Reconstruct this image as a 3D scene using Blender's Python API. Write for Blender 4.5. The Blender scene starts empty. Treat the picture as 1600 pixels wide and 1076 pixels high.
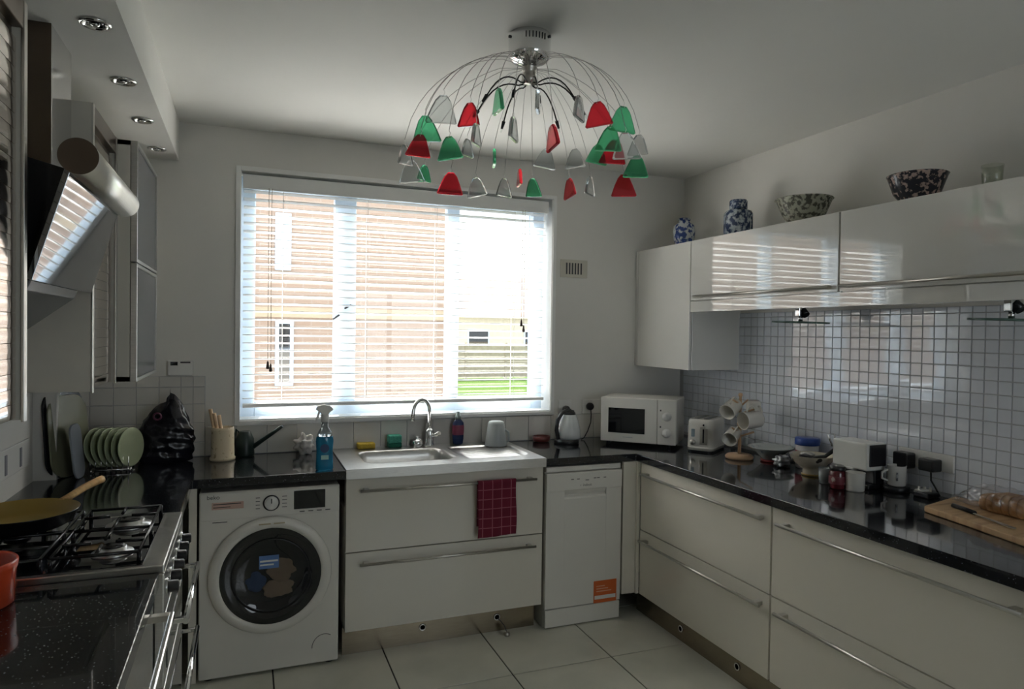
import bpy, math, random
from mathutils import Vector, Matrix, Euler
random.seed(7)
S = bpy.context.scene
COL = S.collection
R = math.radians

# ------------------------------------------------------------ camera
cam_d = bpy.data.cameras.new('camera'); cam = bpy.data.objects.new('camera', cam_d); COL.objects.link(cam)
cam_d.sensor_width = 36.0; cam_d.lens = 1062.44 / 1600 * 36.0; cam_d.clip_start = 0.02; cam_d.clip_end = 300
CAM = Vector((0.7243, -3.8217, 1.5575))
_y, _p, _r = R(-21.4107), R(-1.0134), R(0.8194)
_rt = Vector((math.cos(_y), math.sin(_y), 0)); _fw = Vector((-math.sin(_y), math.cos(_y), 0)); _up = Vector((0, 0, 1))
_f2 = _fw * math.cos(_p) + _up * math.sin(_p); _u2 = _up * math.cos(_p) - _fw * math.sin(_p)
_r3 = _rt * math.cos(_r) + _u2 * math.sin(_r); _u3 = _u2 * math.cos(_r) - _rt * math.sin(_r)
cam.matrix_world = Matrix(((_r3.x, _u3.x, -_f2.x, CAM.x), (_r3.y, _u3.y, -_f2.y, CAM.y), (_r3.z, _u3.z, -_f2.z, CAM.z), (0, 0, 0, 1)))
S.camera = cam

# ------------------------------------------------------------ world, daylight portals, exposure
W = bpy.data.worlds.new('overcast_sky'); S.world = W; W.use_nodes = True
bg = W.node_tree.nodes['Background']; bg.inputs[0].default_value = (0.86, 0.94, 1.0, 1); bg.inputs[1].default_value = 2.4
def portal(name, loc, rot, sx, sy):
    l = bpy.data.lights.new(name, 'AREA'); l.shape = 'RECTANGLE'; l.size = sx; l.size_y = sy
    l.cycles.is_portal = True
    o = bpy.data.objects.new(name, l); COL.objects.link(o); o.location = loc; o.rotation_euler = rot
portal('daylight_portal_window', (1.5875, 0.30, 1.73), (R(-90), 0, 0), 1.86, 1.4)
portal('daylight_portal_rear', (2.6, -5.45, 1.35), (R(90), 0, 0), 1.5, 1.6)  # portal of the window added behind the viewer for fill
sun_d = bpy.data.lights.new('sun', 'SUN'); sun_d.energy = 44.0; sun_d.angle = R(1.0); sun_d.color = (1.0, 0.975, 0.93)
sun = bpy.data.objects.new('sun', sun_d); COL.objects.link(sun)
sun.rotation_euler = Vector((0.12, -math.cos(R(46)), -math.sin(R(46)))).to_track_quat('-Z', 'Y').to_euler()
S.view_settings.view_transform = 'Standard'; S.view_settings.look = 'None'
S.view_settings.gamma = 1.0; S.view_settings.use_curve_mapping = False; S.view_settings.exposure = 0.30
S.cycles.max_bounces = 12; S.cycles.diffuse_bounces = 7; S.cycles.glossy_bounces = 5
S.cycles.transmission_bounces = 8; S.cycles.transparent_max_bounces = 12
S.cycles.caustics_reflective = False; S.cycles.caustics_refractive = False
S.cycles.sample_clamp_indirect = 6.0

# ------------------------------------------------------------ materials
def lin(c):
    return tuple(((v / 255) / 12.92 if v / 255 <= 0.04045 else ((v / 255 + 0.055) / 1.055) ** 2.4) for v in c)
MATS = {}
def mat(name, rgb, rough=0.5, metal=0.0, var=0.06, vscale=6.0, bump=0.0, bscale=60.0, coat=0.0, coat_ior=1.5, spec=0.5, trans=0.0, emit=0.0, aniso=None, ior=1.45):
    if name in MATS: return MATS[name]
    m = bpy.data.materials.new(name); m.use_nodes = True; nt = m.node_tree; n = nt.nodes; L = nt.links
    b = n['Principled BSDF']; col = (*rgb, 1)
    b.inputs['Roughness'].default_value = rough; b.inputs['Metallic'].default_value = metal
    b.inputs['Specular IOR Level'].default_value = spec; b.inputs['Coat Weight'].default_value = coat
    b.inputs['Coat Roughness'].default_value = 0.015; b.inputs['Coat IOR'].default_value = coat_ior
    b.inputs['Transmission Weight'].default_value = trans; b.inputs['IOR'].default_value = ior
    tc = n.new('ShaderNodeTexCoord'); nz = n.new('ShaderNodeTexNoise'); nz.inputs['Scale'].default_value = vscale; nz.inputs['Detail'].default_value = 4
    src = tc.outputs['Object']
    if aniso:
        mp = n.new('ShaderNodeMapping'); mp.inputs['Scale'].default_value = aniso; L.new(src, mp.inputs[0]); src = mp.outputs[0]
    L.new(src, nz.inputs['Vector'])
    rp = n.new('ShaderNodeValToRGB'); rp.color_ramp.elements[0].position = 0.3; rp.color_ramp.elements[1].position = 0.7
    rp.color_ramp.elements[0].color = tuple(max(0, v * (1 - var)) for v in rgb) + (1,)
    rp.color_ramp.elements[1].color = tuple(min(1, v * (1 + var)) for v in rgb) + (1,)
    L.new(nz.outputs['Fac'], rp.inputs[0]); L.new(rp.outputs[0], b.inputs['Base Color'])
    if bump:
        nb = n.new('ShaderNodeTexNoise'); nb.inputs['Scale'].default_value = bscale; L.new(src, nb.inputs['Vector'])
        bp = n.new('ShaderNodeBump'); bp.inputs['Strength'].default_value = bump; bp.inputs['Distance'].default_value = 0.01
        L.new(nb.outputs['Fac'], bp.inputs['Height']); L.new(bp.outputs[0], b.inputs['Normal'])
    if emit:
        b.inputs['Emission Color'].default_value = col; b.inputs['Emission Strength'].default_value = emit
    MATS[name] = m
    return m
def mat2(name, base, spot, scale, lo, hi, rough, tex='noise', coat=0.0, metal=0.0, bump=0.0, mapping=None):
    """two-colour procedural material: base with a second colour where the texture passes a threshold"""
    m = mat(name, base, rough, metal, 0.0, coat=coat); nt = m.node_tree; n = nt.nodes; L = nt.links; b = n['Principled BSDF']
    tc = n.new('ShaderNodeTexCoord'); src = tc.outputs['Object']
    if mapping:
        mp = n.new('ShaderNodeMapping'); mp.inputs['Scale'].default_value = mapping; L.new(src, mp.inputs[0]); src = mp.outputs[0]
    if tex == 'noise':
        t = n.new('ShaderNodeTexNoise'); t.inputs['Detail'].default_value = 6; out = t.outputs['Fac']
    elif tex == 'wave':
        t = n.new('ShaderNodeTexWave'); t.inputs['Distortion'].default_value = 3.0; t.inputs['Detail'].default_value = 3; out = t.outputs['Fac']
    else:
        t = n.new('ShaderNodeTexVoronoi'); out = t.outputs['Distance']
    t.inputs['Scale'].default_value = scale; L.new(src, t.inputs['Vector'])
    rp = n.new('ShaderNodeValToRGB'); rp.color_ramp.elements[0].position = lo; rp.color_ramp.elements[1].position = hi
    rp.color_ramp.elements[0].color = (*base, 1); rp.color_ramp.elements[1].color = (*spot, 1)
    L.new(out, rp.inputs[0]); L.new(rp.outputs[0], b.inputs['Base Color'])
    if bump:
        bp = n.new('ShaderNodeBump'); bp.inputs['Strength'].default_value = bump; bp.inputs['Distance'].default_value = 0.004
        L.new(out, bp.inputs['Height']); L.new(bp.outputs[0], b.inputs['Normal'])
    return m
def pane_mat(name, tint=(1, 1, 1), fres=1.45):
    m = bpy.data.materials.new(name); m.use_nodes = True; nt = m.node_tree; n = nt.nodes; L = nt.links
    n.remove(n['Principled BSDF']); o = n['Material Output']
    t = n.new('ShaderNodeBsdfTransparent'); t.inputs[0].default_value = (*tint, 1)
    g = n.new('ShaderNodeBsdfGlossy'); g.inputs['Roughness'].default_value = 0.01
    lw = n.new('ShaderNodeLayerWeight'); lw.inputs[0].default_value = 0.5
    pw = n.new('ShaderNodeMath'); pw.operation = 'POWER'; L.new(lw.outputs['Facing'], pw.inputs[0]); pw.inputs[1].default_value = 5.0
    f = n.new('ShaderNodeMath'); f.operation = 'MULTIPLY_ADD'; L.new(pw.outputs[0], f.inputs[0]); f.inputs[1].default_value = 0.95; f.inputs[2].default_value = fres - 1.41
    mx = n.new('ShaderNodeMixShader'); L.new(f.outputs[0], mx.inputs[0]); L.new(t.outputs[0], mx.inputs[1]); L.new(g.outputs[0], mx.inputs[2])
    L.new(mx.outputs[0], o.inputs[0]); MATS[name] = m
    return m
PAINT = mat('wall_paint', (0.70, 0.685, 0.645), 0.6, var=0.03, vscale=2, bump=0.05, bscale=180)
CEIL = mat('ceiling_paint', (0.74, 0.735, 0.70), 0.7, var=0.02, vscale=1.5)
SOFF = mat('bulkhead_paint', (0.72, 0.71, 0.68), 0.6, var=0.02)
GLOSSW = mat('gloss_white_laminate', (0.73, 0.72, 0.68), 0.10, var=0.015, vscale=1.2, coat=1.0, coat_ior=2.1)
DRAWER = mat('cream_gloss_drawer', (0.72, 0.685, 0.605), 0.16, var=0.02, vscale=1.2, coat=0.2)
CARC = mat('cream_carcass', (0.62, 0.59, 0.52), 0.4)
STEEL = mat('brushed_steel', (0.60, 0.59, 0.57), 0.28, 1.0, var=0.08, vscale=30, aniso=(1, 1, 12))
SATIN = mat('satin_nickel', (0.55, 0.53, 0.49), 0.32, 1.0)
CHROME = mat('chrome', (0.78, 0.78, 0.78), 0.06, 1.0, var=0.02)
POLISH = mat('polished_hood_steel', (0.66, 0.65, 0.64), 0.16, 1.0, var=0.02)
ALU = mat('tambour_aluminium', (0.80, 0.73, 0.68), 0.10, 1.0, var=0.05)
PLINTH = mat('brushed_plinth_steel', (0.33, 0.28, 0.21), 0.22, 1.0, var=0.06, vscale=20, aniso=(1, 1, 10))
GRAN = mat2('black_granite', (0.22, 0.24, 0.27), (0.010, 0.011, 0.014), 95, 0.10, 0.17, 0.10, tex='voronoi', coat=0.4)
APPW = mat('appliance_white', (0.72, 0.70, 0.65), 0.25, var=0.01)
PLASTW = mat('white_plastic', (0.74, 0.73, 0.70), 0.35, var=0.02)
UPVC = mat('upvc_shade_tint', (0.52, 0.63, 0.75), 0.25, var=0.02)  # white uPVC with the bluish tint of shade put into its colour
TRIMW = mat('white_gloss_trim', (0.80, 0.80, 0.78), 0.3, var=0.02)
SLATM = mat('blind_slat_white', (0.84, 0.84, 0.83), 0.35, var=0.02)
BLACK = mat('black_plastic', (0.012, 0.012, 0.014), 0.3, var=0.1)
BLACKG = mat('black_glass', (0.006, 0.007, 0.009), 0.04, var=0.02, coat=0.5)
IRON = mat('black_enamel', (0.010, 0.010, 0.011), 0.25, var=0.1)
SMOKE = mat('smoked_door_glass', (0.085, 0.09, 0.10), 0.22, var=0.03)
HOODG = mat('hood_panel_steel', (0.30, 0.31, 0.33), 0.035, 1.0, var=0.03)
BROWN = mat('dark_brown_steel', (0.16, 0.125, 0.10), 0.3, 1.0, var=0.05)
TILEW = mat('white_mosaic_glaze', (0.76, 0.79, 0.85), 0.12, var=0.02, vscale=3, coat=1.0, coat_ior=1.8)
GROUT = mat('tile_grout', (0.46, 0.465, 0.49), 0.8)
TILEB = mat('pale_wall_tile_glaze', (0.64, 0.62, 0.58), 0.12, var=0.03)
FLOORT = mat2('cream_marbled_floor_tile', (0.66, 0.65, 0.56), (0.56, 0.565, 0.485), 3.2, 0.40, 0.68, 0.16, coat=0.1)
FGROUT = mat('dark_floor_grout', (0.03, 0.028, 0.024), 0.8)
WOOD = mat2('worn_beech_board', (0.55, 0.36, 0.19), (0.28, 0.15, 0.07), 5, 0.5, 0.78, 0.5, mapping=(1, 6, 1))
WOODH = mat('light_wood', (0.62, 0.38, 0.16), 0.45, var=0.15, vscale=20, aniso=(1, 8, 1))
PANE = pane_mat('window_glass')
CLEARG = pane_mat('clear_thin_glass', (0.93, 0.96, 0.95), 1.5)

# ------------------------------------------------------------ mesh builder
ROOT = {}
def rootloc(o):
    while o is not None:
        if o in ROOT: return ROOT[o]
        o = o.parent
    return Vector((0, 0, 0))
class MB:
    def __init__(s): s.v = []; s.f = []; s.sm = []
    def add(s, vs, fs, smooth=False):
        o = len(s.v); s.v += [Vector(v) for v in vs]; s.f += [tuple(i + o for i in f) for f in fs]; s.sm += [smooth] * len(fs); return s
    def box(s, a, b):
        x0, y0, z0 = [min(p, q) for p, q in zip(a, b)]; x1, y1, z1 = [max(p, q) for p, q in zip(a, b)]
        return s.add([(x0, y0, z0), (x1, y0, z0), (x1, y1, z0), (x0, y1, z0), (x0, y0, z1), (x1, y0, z1), (x1, y1, z1), (x0, y1, z1)],
                     [(0, 3, 2, 1), (4, 5, 6, 7), (0, 1, 5, 4), (1, 2, 6, 5), (2, 3, 7, 6), (3, 0, 4, 7)])
    def obox(s, c, size, M):
        h = Vector(size) / 2; vs = []
        for z in (-1, 1):
            for x, y in ((-1, -1), (1, -1), (1, 1), (-1, 1)): vs.append(Vector(c) + M @ Vector((x * h.x, y * h.y, z * h.z)))
        return s.add(vs, [(0, 3, 2, 1), (4, 5, 6, 7), (0, 1, 5, 4), (1, 2, 6, 5), (2, 3, 7, 6), (3, 0, 4, 7)])
    def prism(s, poly, axis, a, b, smooth=False):
        n = len(poly); vs = []
        for t in (a, b):
            for p, q in poly:
                vs.append({'x': (t, p, q), 'y': (p, t, q), 'z': (p, q, t)}[axis])
        s.add(vs, [tuple(range(n))[::-1], tuple(range(n, 2 * n))])
        return s.add(vs, [(i, (i + 1) % n, n + (i + 1) % n, n + i) for i in range(n)], smooth)
    def cyl(s, p0, p1, r, r2=None, n=20, caps=True):
        p0, p1 = Vector(p0), Vector(p1); d = (p1 - p0).normalized(); r2 = r if r2 is None else r2
        a = d.orthogonal().normalized(); b = d.cross(a); vs = []
        for p, q in ((p0, r), (p1, r2)):
            for i in range(n): t = 2 * math.pi * i / n; vs.append(p + a * (q * math.cos(t)) + b * (q * math.sin(t)))
        s.add(vs, [(i, (i + 1) % n, n + (i + 1) % n, n + i) for i in range(n)], True)
        if caps: s.add(vs, [tuple(range(n))[::-1], tuple(range(n, 2 * n))])
        return s
    def lathe(s, prof, c=(0, 0, 0), n=32, M=None, squash=1.0, open=False):
        vs = []; c = Vector(c)
        for r, z in prof:
            for i in range(n):
                t = 2 * math.pi * i / n; v = Vector((r * math.cos(t), r * math.sin(t) * squash, z)); vs.append(c + (M @ v if M else v))
        m = len(prof)
        s.add(vs, [(j * n + i, j * n + (i + 1) % n, (j + 1) * n + (i + 1) % n, (j + 1) * n + i) for j in range(m - 1) for i in range(n)], True)
        if prof[0][0] > 1e-5 and not open: s.add(vs[:n], [tuple(range(n))[::-1]])
        if prof[-1][0] > 1e-5 and not open: s.add(vs[-n:], [tuple(range(n))])
        return s
    def tube(s, pts, r, n=8, r2=None):
        pts = [Vector(p) for p in pts]; m = len(pts); vs = []; a = None
        for i, p in enumerate(pts):
            d = (pts[min(i + 1, m - 1)] - pts[max(i - 1, 0)]).normalized()
            a = d.orthogonal().normalized() if a is None else (a - d * a.dot(d)).normalized()
            b = d.cross(a); q = r if r2 is None else r + (r2 - r) * i / (m - 1)
            for k in range(n): t = 2 * math.pi * k / n; vs.append(p + a * (q * math.cos(t)) + b * (q * math.sin(t)))
        s.add(vs, [(j * n + i, j * n + (i + 1) % n, (j + 1) * n + (i + 1) % n, (j + 1) * n + i) for j in range(m - 1) for i in range(n)], True)
        return s.add(vs, [tuple(range(n))[::-1], tuple(range((m - 1) * n, m * n))])
    def blob(s, c, size, seed=0, amp=0.15, n=16, fr=3.0):
        rnd = random.Random(seed); ph = [rnd.uniform(0, 6.28) for _ in range(9)]; vs = []; c = Vector(c)
        for j in range(n + 1):
            th = math.pi * j / n
            for i in range(2 * n):
                p = math.pi * i / n; d = Vector((math.sin(th) * math.cos(p), math.sin(th) * math.sin(p), math.cos(th)))
                k = 1 + amp * (math.sin(fr * d.x * 2 + ph[0]) + math.sin(fr * d.y * 2.3 + ph[1]) + math.sin(fr * d.z * 2.6 + ph[2]) + .6 * math.sin(fr * 2.3 * (d.x + d.z) + ph[3]) + .6 * math.sin(fr * 2.9 * (d.y - d.z) + ph[4])) / 2
                vs.append(c + Vector((d.x * size[0] * k, d.y * size[1] * k, d.z * size[2] * k)))
        w = 2 * n
        return s.add(vs, [(j * w + i, j * w + (i + 1) % w, (j + 1) * w + (i + 1) % w, (j + 1) * w + i)[::-1] for j in range(n) for i in range(w)], True)
    def grid(s, fn, nu, nv, smooth=True):
        vs = [fn(i / nu, j / nv) for j in range(nv + 1) for i in range(nu + 1)]
        return s.add(vs, [(j * (nu + 1) + i, j * (nu + 1) + i + 1, (j + 1) * (nu + 1) + i + 1, (j + 1) * (nu + 1) + i) for j in range(nv) for i in range(nu)], smooth)
    def build(s, name, m, parent=None, bevel=0.0, local=False, label=None, seg=2, solid=0.0, fix=True):
        off = Vector((0, 0, 0)) if (parent is None or local) else rootloc(parent)
        me = bpy.data.meshes.new(name); me.from_pydata([tuple(v - off) for v in s.v], [], s.f)
        for p, k in zip(me.polygons, s.sm): p.use_smooth = k
        if fix:
            import bmesh
            bm = bmesh.new(); bm.from_mesh(me); bmesh.ops.remove_doubles(bm, verts=bm.verts, dist=1e-6)
            bmesh.ops.recalc_face_normals(bm, faces=bm.faces); bm.to_mesh(me); bm.free()
        me.materials.append(m); o = bpy.data.objects.new(name, me); COL.objects.link(o)
        if parent is not None: o.parent = parent
        if bevel:
            b = o.modifiers.new('bevel', 'BEVEL'); b.width = bevel; b.segments = seg; b.limit_method = 'ANGLE'; b.angle_limit = R(40)
            b.harden_normals = False
        if solid:
            k = o.modifiers.new('thick', 'SOLIDIFY'); k.thickness = solid; k.offset = 0
        if label: o['label'] = label
        return o
def tag(o, label, cat, group=None, kind=None):
    if label: o['label'] = label
    if cat: o['category'] = cat
    if group: o['group'] = group
    if kind: o['kind'] = kind
    return o
def thing(name, label, cat, loc=(0, 0, 0), rotz=0.0, group=None):
    o = bpy.data.objects.new(name, None); o.empty_display_size = 0.05; COL.objects.link(o)
    o.location = loc; o.rotation_euler = (0, 0, rotz); ROOT[o] = Vector(loc)
    return tag(o, label, cat, group)
def struct(o, label=None): o['kind'] = 'structure'; tag(o, label, None); return o
def text(name, body, size, loc, M, m, parent, local=False, extrude=0.0003):
    cu = bpy.data.curves.new(name, 'FONT'); cu.body = body; cu.size = size; cu.align_x = 'CENTER'; cu.align_y = 'CENTER'; cu.extrude = extrude
    tmp = bpy.data.objects.new(name + '_tmp', cu); COL.objects.link(tmp)
    dg = bpy.context.evaluated_depsgraph_get(); me = bpy.data.meshes.new_from_object(tmp.evaluated_get(dg))
    bpy.data.objects.remove(tmp); off = Vector((0, 0, 0)) if local else rootloc(parent)
    me.transform(Matrix.Translation(Vector(loc) - off) @ M.to_4x4()); me.materials.clear(); me.materials.append(m)
    o = bpy.data.objects.new(name, me); COL.objects.link(o); o.parent = parent
    return o
FACE_Y = Matrix(((1, 0, 0), (0, 0, -1), (0, 1, 0)))      # text facing -Y
FACE_X = Matrix(((0, 0, -1), (-1, 0, 0), (0, 1, 0)))     # text facing -X
def handle_y(parent, x, y0, y1, z, sx):
    """bar handle running along Y; sx = direction from bar to the front face"""
    h = MB().cyl((x, y0, z), (x, y1, z), 0.007, n=16).build('handle', SATIN, parent)
    for y in (y0 + 0.03, y1 - 0.03): MB().box((x, y - 0.012, z - 0.008), (x + sx * 0.036, y + 0.012, z + 0.008)).build('handle_post', SATIN, h, 0.002)
    return h
def handle_x(parent, x0, x1, y, z, d=0.036):
    h = MB().cyl((x0, y, z), (x1, y, z), 0.007, n=16).build('handle', SATIN, parent)
    for x in (x0 + 0.03, x1 - 0.03): MB().box((x - 0.012, y, z - 0.008), (x + 0.012, y + d, z + 0.008)).build('handle_post', SATIN, h, 0.002)
    return h

# ------------------------------------------------------------ room shell
XL, XR, H, YR = -0.11, 3.437, 2.594, -5.3
WX0, WX1, WZ0, WZ1 = 0.695, 2.482, 1.075, 2.378
fl = struct(MB().box((XL - .1, YR - .1, -0.10), (XR + .1, 0.3, -0.004)).build('floor', FGROUT), 'cream tiled kitchen floor with dark joints')
tile_me = None; P = 0.51
for i in range(-3, 5):
    for j in range(-9, 3):
        x0 = 1.36 + i * P; y0 = -0.973 + j * P
        x1, y1 = min(x0 + P, XR), min(y0 + P, 0.0); x0 = max(x0, XL); y0 = max(y0, YR)
        if x1 - x0 < .03 or y1 - y0 < .03: continue
        g = .0032
        MB().box((x0 + g, y0 + g, -0.02), (x1 - g, y1 - g, 0.0)).build('floor_tile', FLOORT, fl, 0.0015)
struct(MB().box((XL - .1, YR - .1, H), (XR + .1, 0.3, H + .1)).build('ceiling', CEIL), 'plain white ceiling')
b = MB(); T = 0.22
b.box((XL - .1, 0, -.1), (WX0, T, H)); b.box((WX1, 0, -.1), (XR + .1, T, H)); b.box((WX0, 0, -.1), (WX1, T, WZ0)); b.box((WX0, 0, WZ1), (WX1, T, H))
wb = struct(b.build('wall_back', PAINT), 'window wall painted off-white')
wl = struct(MB().box((XL - .1, YR, -.1), (XL, 0, H)).build('wall_left', PAINT), 'left wall behind the cooker hood')
wr = struct(MB().box((XR, YR, -.1), (XR + .1, 0, H)).build('wall_right', PAINT), 'right wall with white mosaic splashback')
b = MB(); RX0, RX1, RZ0, RZ1 = 1.85, 3.35, 0.55, 2.15
b.box((XL - .1, YR - .12, -.1), (RX0, YR, H)); b.box((RX1, YR - .12, -.1), (XR + .1, YR, H)); b.box((RX0, YR - .12, -.1), (RX1, YR, RZ0)); b.box((RX0, YR - .12, RZ1), (RX1, YR, H))
struct(b.build('wall_rear', PAINT), 'wall behind the viewer with an opening for the added fill window')
w2 = struct(MB().box((RX0, YR - .09, RZ0), (RX0 + .06, YR - .03, RZ1)).box((RX1 - .06, YR - .09, RZ0), (RX1, YR - .03, RZ1)).box((RX0, YR - .09, RZ0), (RX1, YR - .03, RZ0 + .06)).box((RX0, YR - .09, RZ1 - .06), (RX1, YR - .03, RZ1)).box((2.57, YR - .09, RZ0), (2.63, YR - .03, RZ1)).build('fill_window', UPVC), 'unseen window added behind the viewer for fill light')  # unseen window, added to let fill light in from behind
for x0, x1 in ((RX0 + .06, 2.57), (2.63, RX1 - .06)): MB().box((x0, YR - .064, RZ0 + .06), (x1, YR - .058, RZ1 - .06)).build('pane', PANE, w2)
# bulkhead along the left wall
struct(MB().box((XL, YR, 2.397), (0.406, 0, H)).build('trim_1', SOFF), 'boxed bulkhead under the ceiling along the left wall')
# boxed pipe at the back left
struct(MB().box((XL, -0.42, 0.9), (-0.024, -0.36, 1.36)).build('trim_2', PAINT), 'narrow boxed upright on the left worktop')

# ---- window
b = MB(); gy0, gy1 = 0.13, 0.195
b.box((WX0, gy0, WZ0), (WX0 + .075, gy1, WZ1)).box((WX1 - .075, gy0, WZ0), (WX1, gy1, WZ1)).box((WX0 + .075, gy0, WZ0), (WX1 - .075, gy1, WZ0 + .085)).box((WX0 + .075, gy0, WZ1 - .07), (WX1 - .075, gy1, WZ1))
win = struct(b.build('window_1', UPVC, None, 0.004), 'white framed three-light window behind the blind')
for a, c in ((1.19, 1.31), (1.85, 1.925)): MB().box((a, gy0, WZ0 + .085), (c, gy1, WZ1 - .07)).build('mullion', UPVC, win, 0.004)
for a, c in ((WX0 + .075, 1.19), (1.31, 1.85), (1.925, WX1 - .075)):
    MB().box((a, .162, WZ0 + .085), (c, .168, WZ1 - .07)).build('pane', PANE, win)
for x, z, r in ((1.20, 1.63, 35), (1.265, 1.69, 30)):
    MB().obox((x, gy0 - .012, z), (.045, .012, .010), Matrix.Rotation(R(-r), 3, 'Y')).build('window_handle', BLACK, win, .003)
b = MB(); e = .022
b.box((WX0 - e, -.012, WZ0 - e), (WX0, .0, WZ1 + e)).box((WX1, -.012, WZ0 - e), (WX1 + e, 0, WZ1 + e)).box((WX0, -.012, WZ1), (WX1, 0, WZ1 + e)).box((WX0, -.012, WZ0 - e), (WX1, 0, WZ0))
struct(b.build('trim_3', TRIMW, None, .002), 'white edging around the window opening')
b = MB().box((WX0, 0.0, WZ0), (WX1, gy0, WZ0 + .006)); b.box((WX0, 0, WZ0), (WX0 + .004, gy0, WZ1)).box((WX1 - .004, 0, WZ0), (WX1, gy0, WZ1))
struct(b.build('trim_4', TRIMW), 'white window sill and reveals')

# ---- venetian blind
bl = thing('venetian_blind', 'white horizontal slatted blind hanging in the kitchen window', 'blind', (1.588, .062, WZ0))
bx0, bx1, by = WX0 + .012, WX1 - .022, .065
MB().box((bx0, .012, 2.292), (bx1, .03, 2.366)).box((bx0, .03, 2.325), (bx1, .095, 2.366)).build('valance', TRIMW, bl, .003)
sl = MB(); pr = []
for k in range(7):
    t = -1 + 2 * k / 6; pr.append((by + t * .0245, WZ0 + .0032 * (1 - t * t)))
poly = pr + [(p, q - .0022) for p, q in reversed(pr)]
sl.prism(poly, 'x', bx0 + .004, bx1 - .004)
s0 = sl.build('slat', SLATM, bl)
zs = [2.288 - .0424 * k for k in range(27)]
off = rootloc(bl)
for k, z in enumerate(zs):
    o = s0 if k == 0 else s0.copy()
    if k: COL.objects.link(o)
    o.parent = bl; o.location = (0, 0, z - WZ0)
    o.rotation_euler = (R(-7 + random.uniform(-.6, .6)), R(random.uniform(-.05, .05)), 0)
MB().box((bx0 + .004, by - .025, 1.138), (bx1 - .004, by + .025, 1.158)).build('bottom_rail', SLATM, bl, .004)
for x in (.91, 1.36, 1.76, 2.25):
    for yy in (by - .026, by + .026): MB().tube([(x, yy, 2.33), (x, yy, 1.15)], .0009, 5).build('ladder_cord', TRIMW, bl)
CORD = mat('cord_beige', (0.35, 0.30, 0.24), .8); KNOB = mat('dark_wood_knob', (0.05, 0.025, 0.015), .4)
for x, z in ((.835, 1.37), (.85, 1.355), (2.285, 1.62), (2.30, 1.585)):
    c = MB().tube([(x, .008, 2.30), (x, .008, z)], .0013, 6).build('pull_cord', CORD, bl)
    MB().lathe([(.002, .018), (.005, .012), (.006, 0), (.009, -.018), (.008, -.024), (0, -.026)], (x, .008, z), 12).build('cord_tassel', KNOB, c)

# ---- wall tiles
def tilegrid(parent, name, m, orient, us, vs, base, th, gap, bev=.0012, jitter=0.0, limit=None, key=None):
    cells = [(us[i], us[i + 1], vs[j], vs[j + 1]) for i in range(len(us) - 1) for j in range(len(vs) - 1)]
    if key: cells.sort(key=key)
    cache = {}; rest = MB()
    def shape(mb, w, h, T):
        a, c, t = w / 2 - gap / 2, h / 2 - gap / 2, bev
        vv = [(-a, -c, 0), (a, -c, 0), (a, c, 0), (-a, c, 0), (-a, -c, th - t), (a, -c, th - t), (a, c, th - t), (-a, c, th - t), (-a + t, -c + t, th), (a - t, -c + t, th), (a - t, c - t, th), (-a + t, c - t, th)]
        ff = [(4, 5, 9, 8), (5, 6, 10, 9), (6, 7, 11, 10), (7, 4, 8, 11), (8, 9, 10, 11), (0, 1, 5, 4), (1, 2, 6, 5), (2, 3, 7, 6), (3, 0, 4, 7)]
        mb.add([T @ Vector(q) for q in vv], ff)
    Rm = FACE_X if orient == 'x' else FACE_Y
    for n, (u0, u1, v0, v1) in enumerate(cells):
        w, h = abs(u1 - u0), abs(v1 - v0); cu, cv = (u0 + u1) / 2, (v0 + v1) / 2
        loc = Vector((base, cu, cv)) if orient == 'x' else Vector((cu, base, cv))
        rot = Euler((R(random.gauss(0, jitter)), R(random.gauss(0, jitter)), 0)).to_matrix() if jitter else Matrix.Identity(3)
        if limit is not None and n >= limit:
            shape(rest, w, h, Matrix.Translation(loc) @ (Rm @ rot).to_4x4()); continue
        k = (round(w, 4), round(h, 4))
        if k not in cache:
            mb = MB(); shape(mb, w, h, Matrix.Identity(4)); o = mb.build(name, m, None, fix=False); cache[k] = o.data
        else:
            o = bpy.data.objects.new(name, cache[k]); COL.objects.link(o)
        o.parent = parent; o.matrix_local = Matrix.Translation(loc) @ (Rm @ rot).to_4x4()
    if rest.v:
        o = rest.build(name + '_field', m, parent, fix=False); o['kind'] = 'stuff'
MB().box((XR - .003, -2.75, .9), (XR, 0, 1.69)).build('grout', GROUT, wr)
ys = [-1.2665 + .0533 * k for k in range(-27, 24)]; ys = [y for y in ys if y < -.01]
zt = [1.6625 - .0533 * k for k in range(-1, 15)]; zt = [min(z, 1.69) for z in zt if z > .88]
def vis(c):
    y = (c[0] + c[1]) / 2; z = (c[2] + c[3]) / 2
    return (0 if (y > -2.24 and z > 1.0) else 1, y)
tilegrid(wr, 'mosaic_tile', TILEW, 'x', ys, zt, XR - .003, .004, .0036, jitter=.25, limit=300, key=vis)
xs = [.534 + .15 * k for k in range(20)]; xs = [x for x in xs if x < XR - .05] + [XR - .004]
MB().box((.534, -.003, .9), (XR, 0, 1.052)).build('grout', GROUT, wb)
tilegrid(wb, 'wall_tile', TILEB, 'y', xs, [.902, 1.052], -.003, .005, .0025)
MB().box((XL, -.003, .9), (.534, 0, 1.312)).build('grout', GROUT, wb)
tilegrid(wb, 'wall_tile', TILEB, 'y', [-.108, .022, .122, .222, .322, .422, .477, .533], [.902, .974, 1.073, 1.17, 1.257, 1.312], -.003, .005, .0025)

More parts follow.
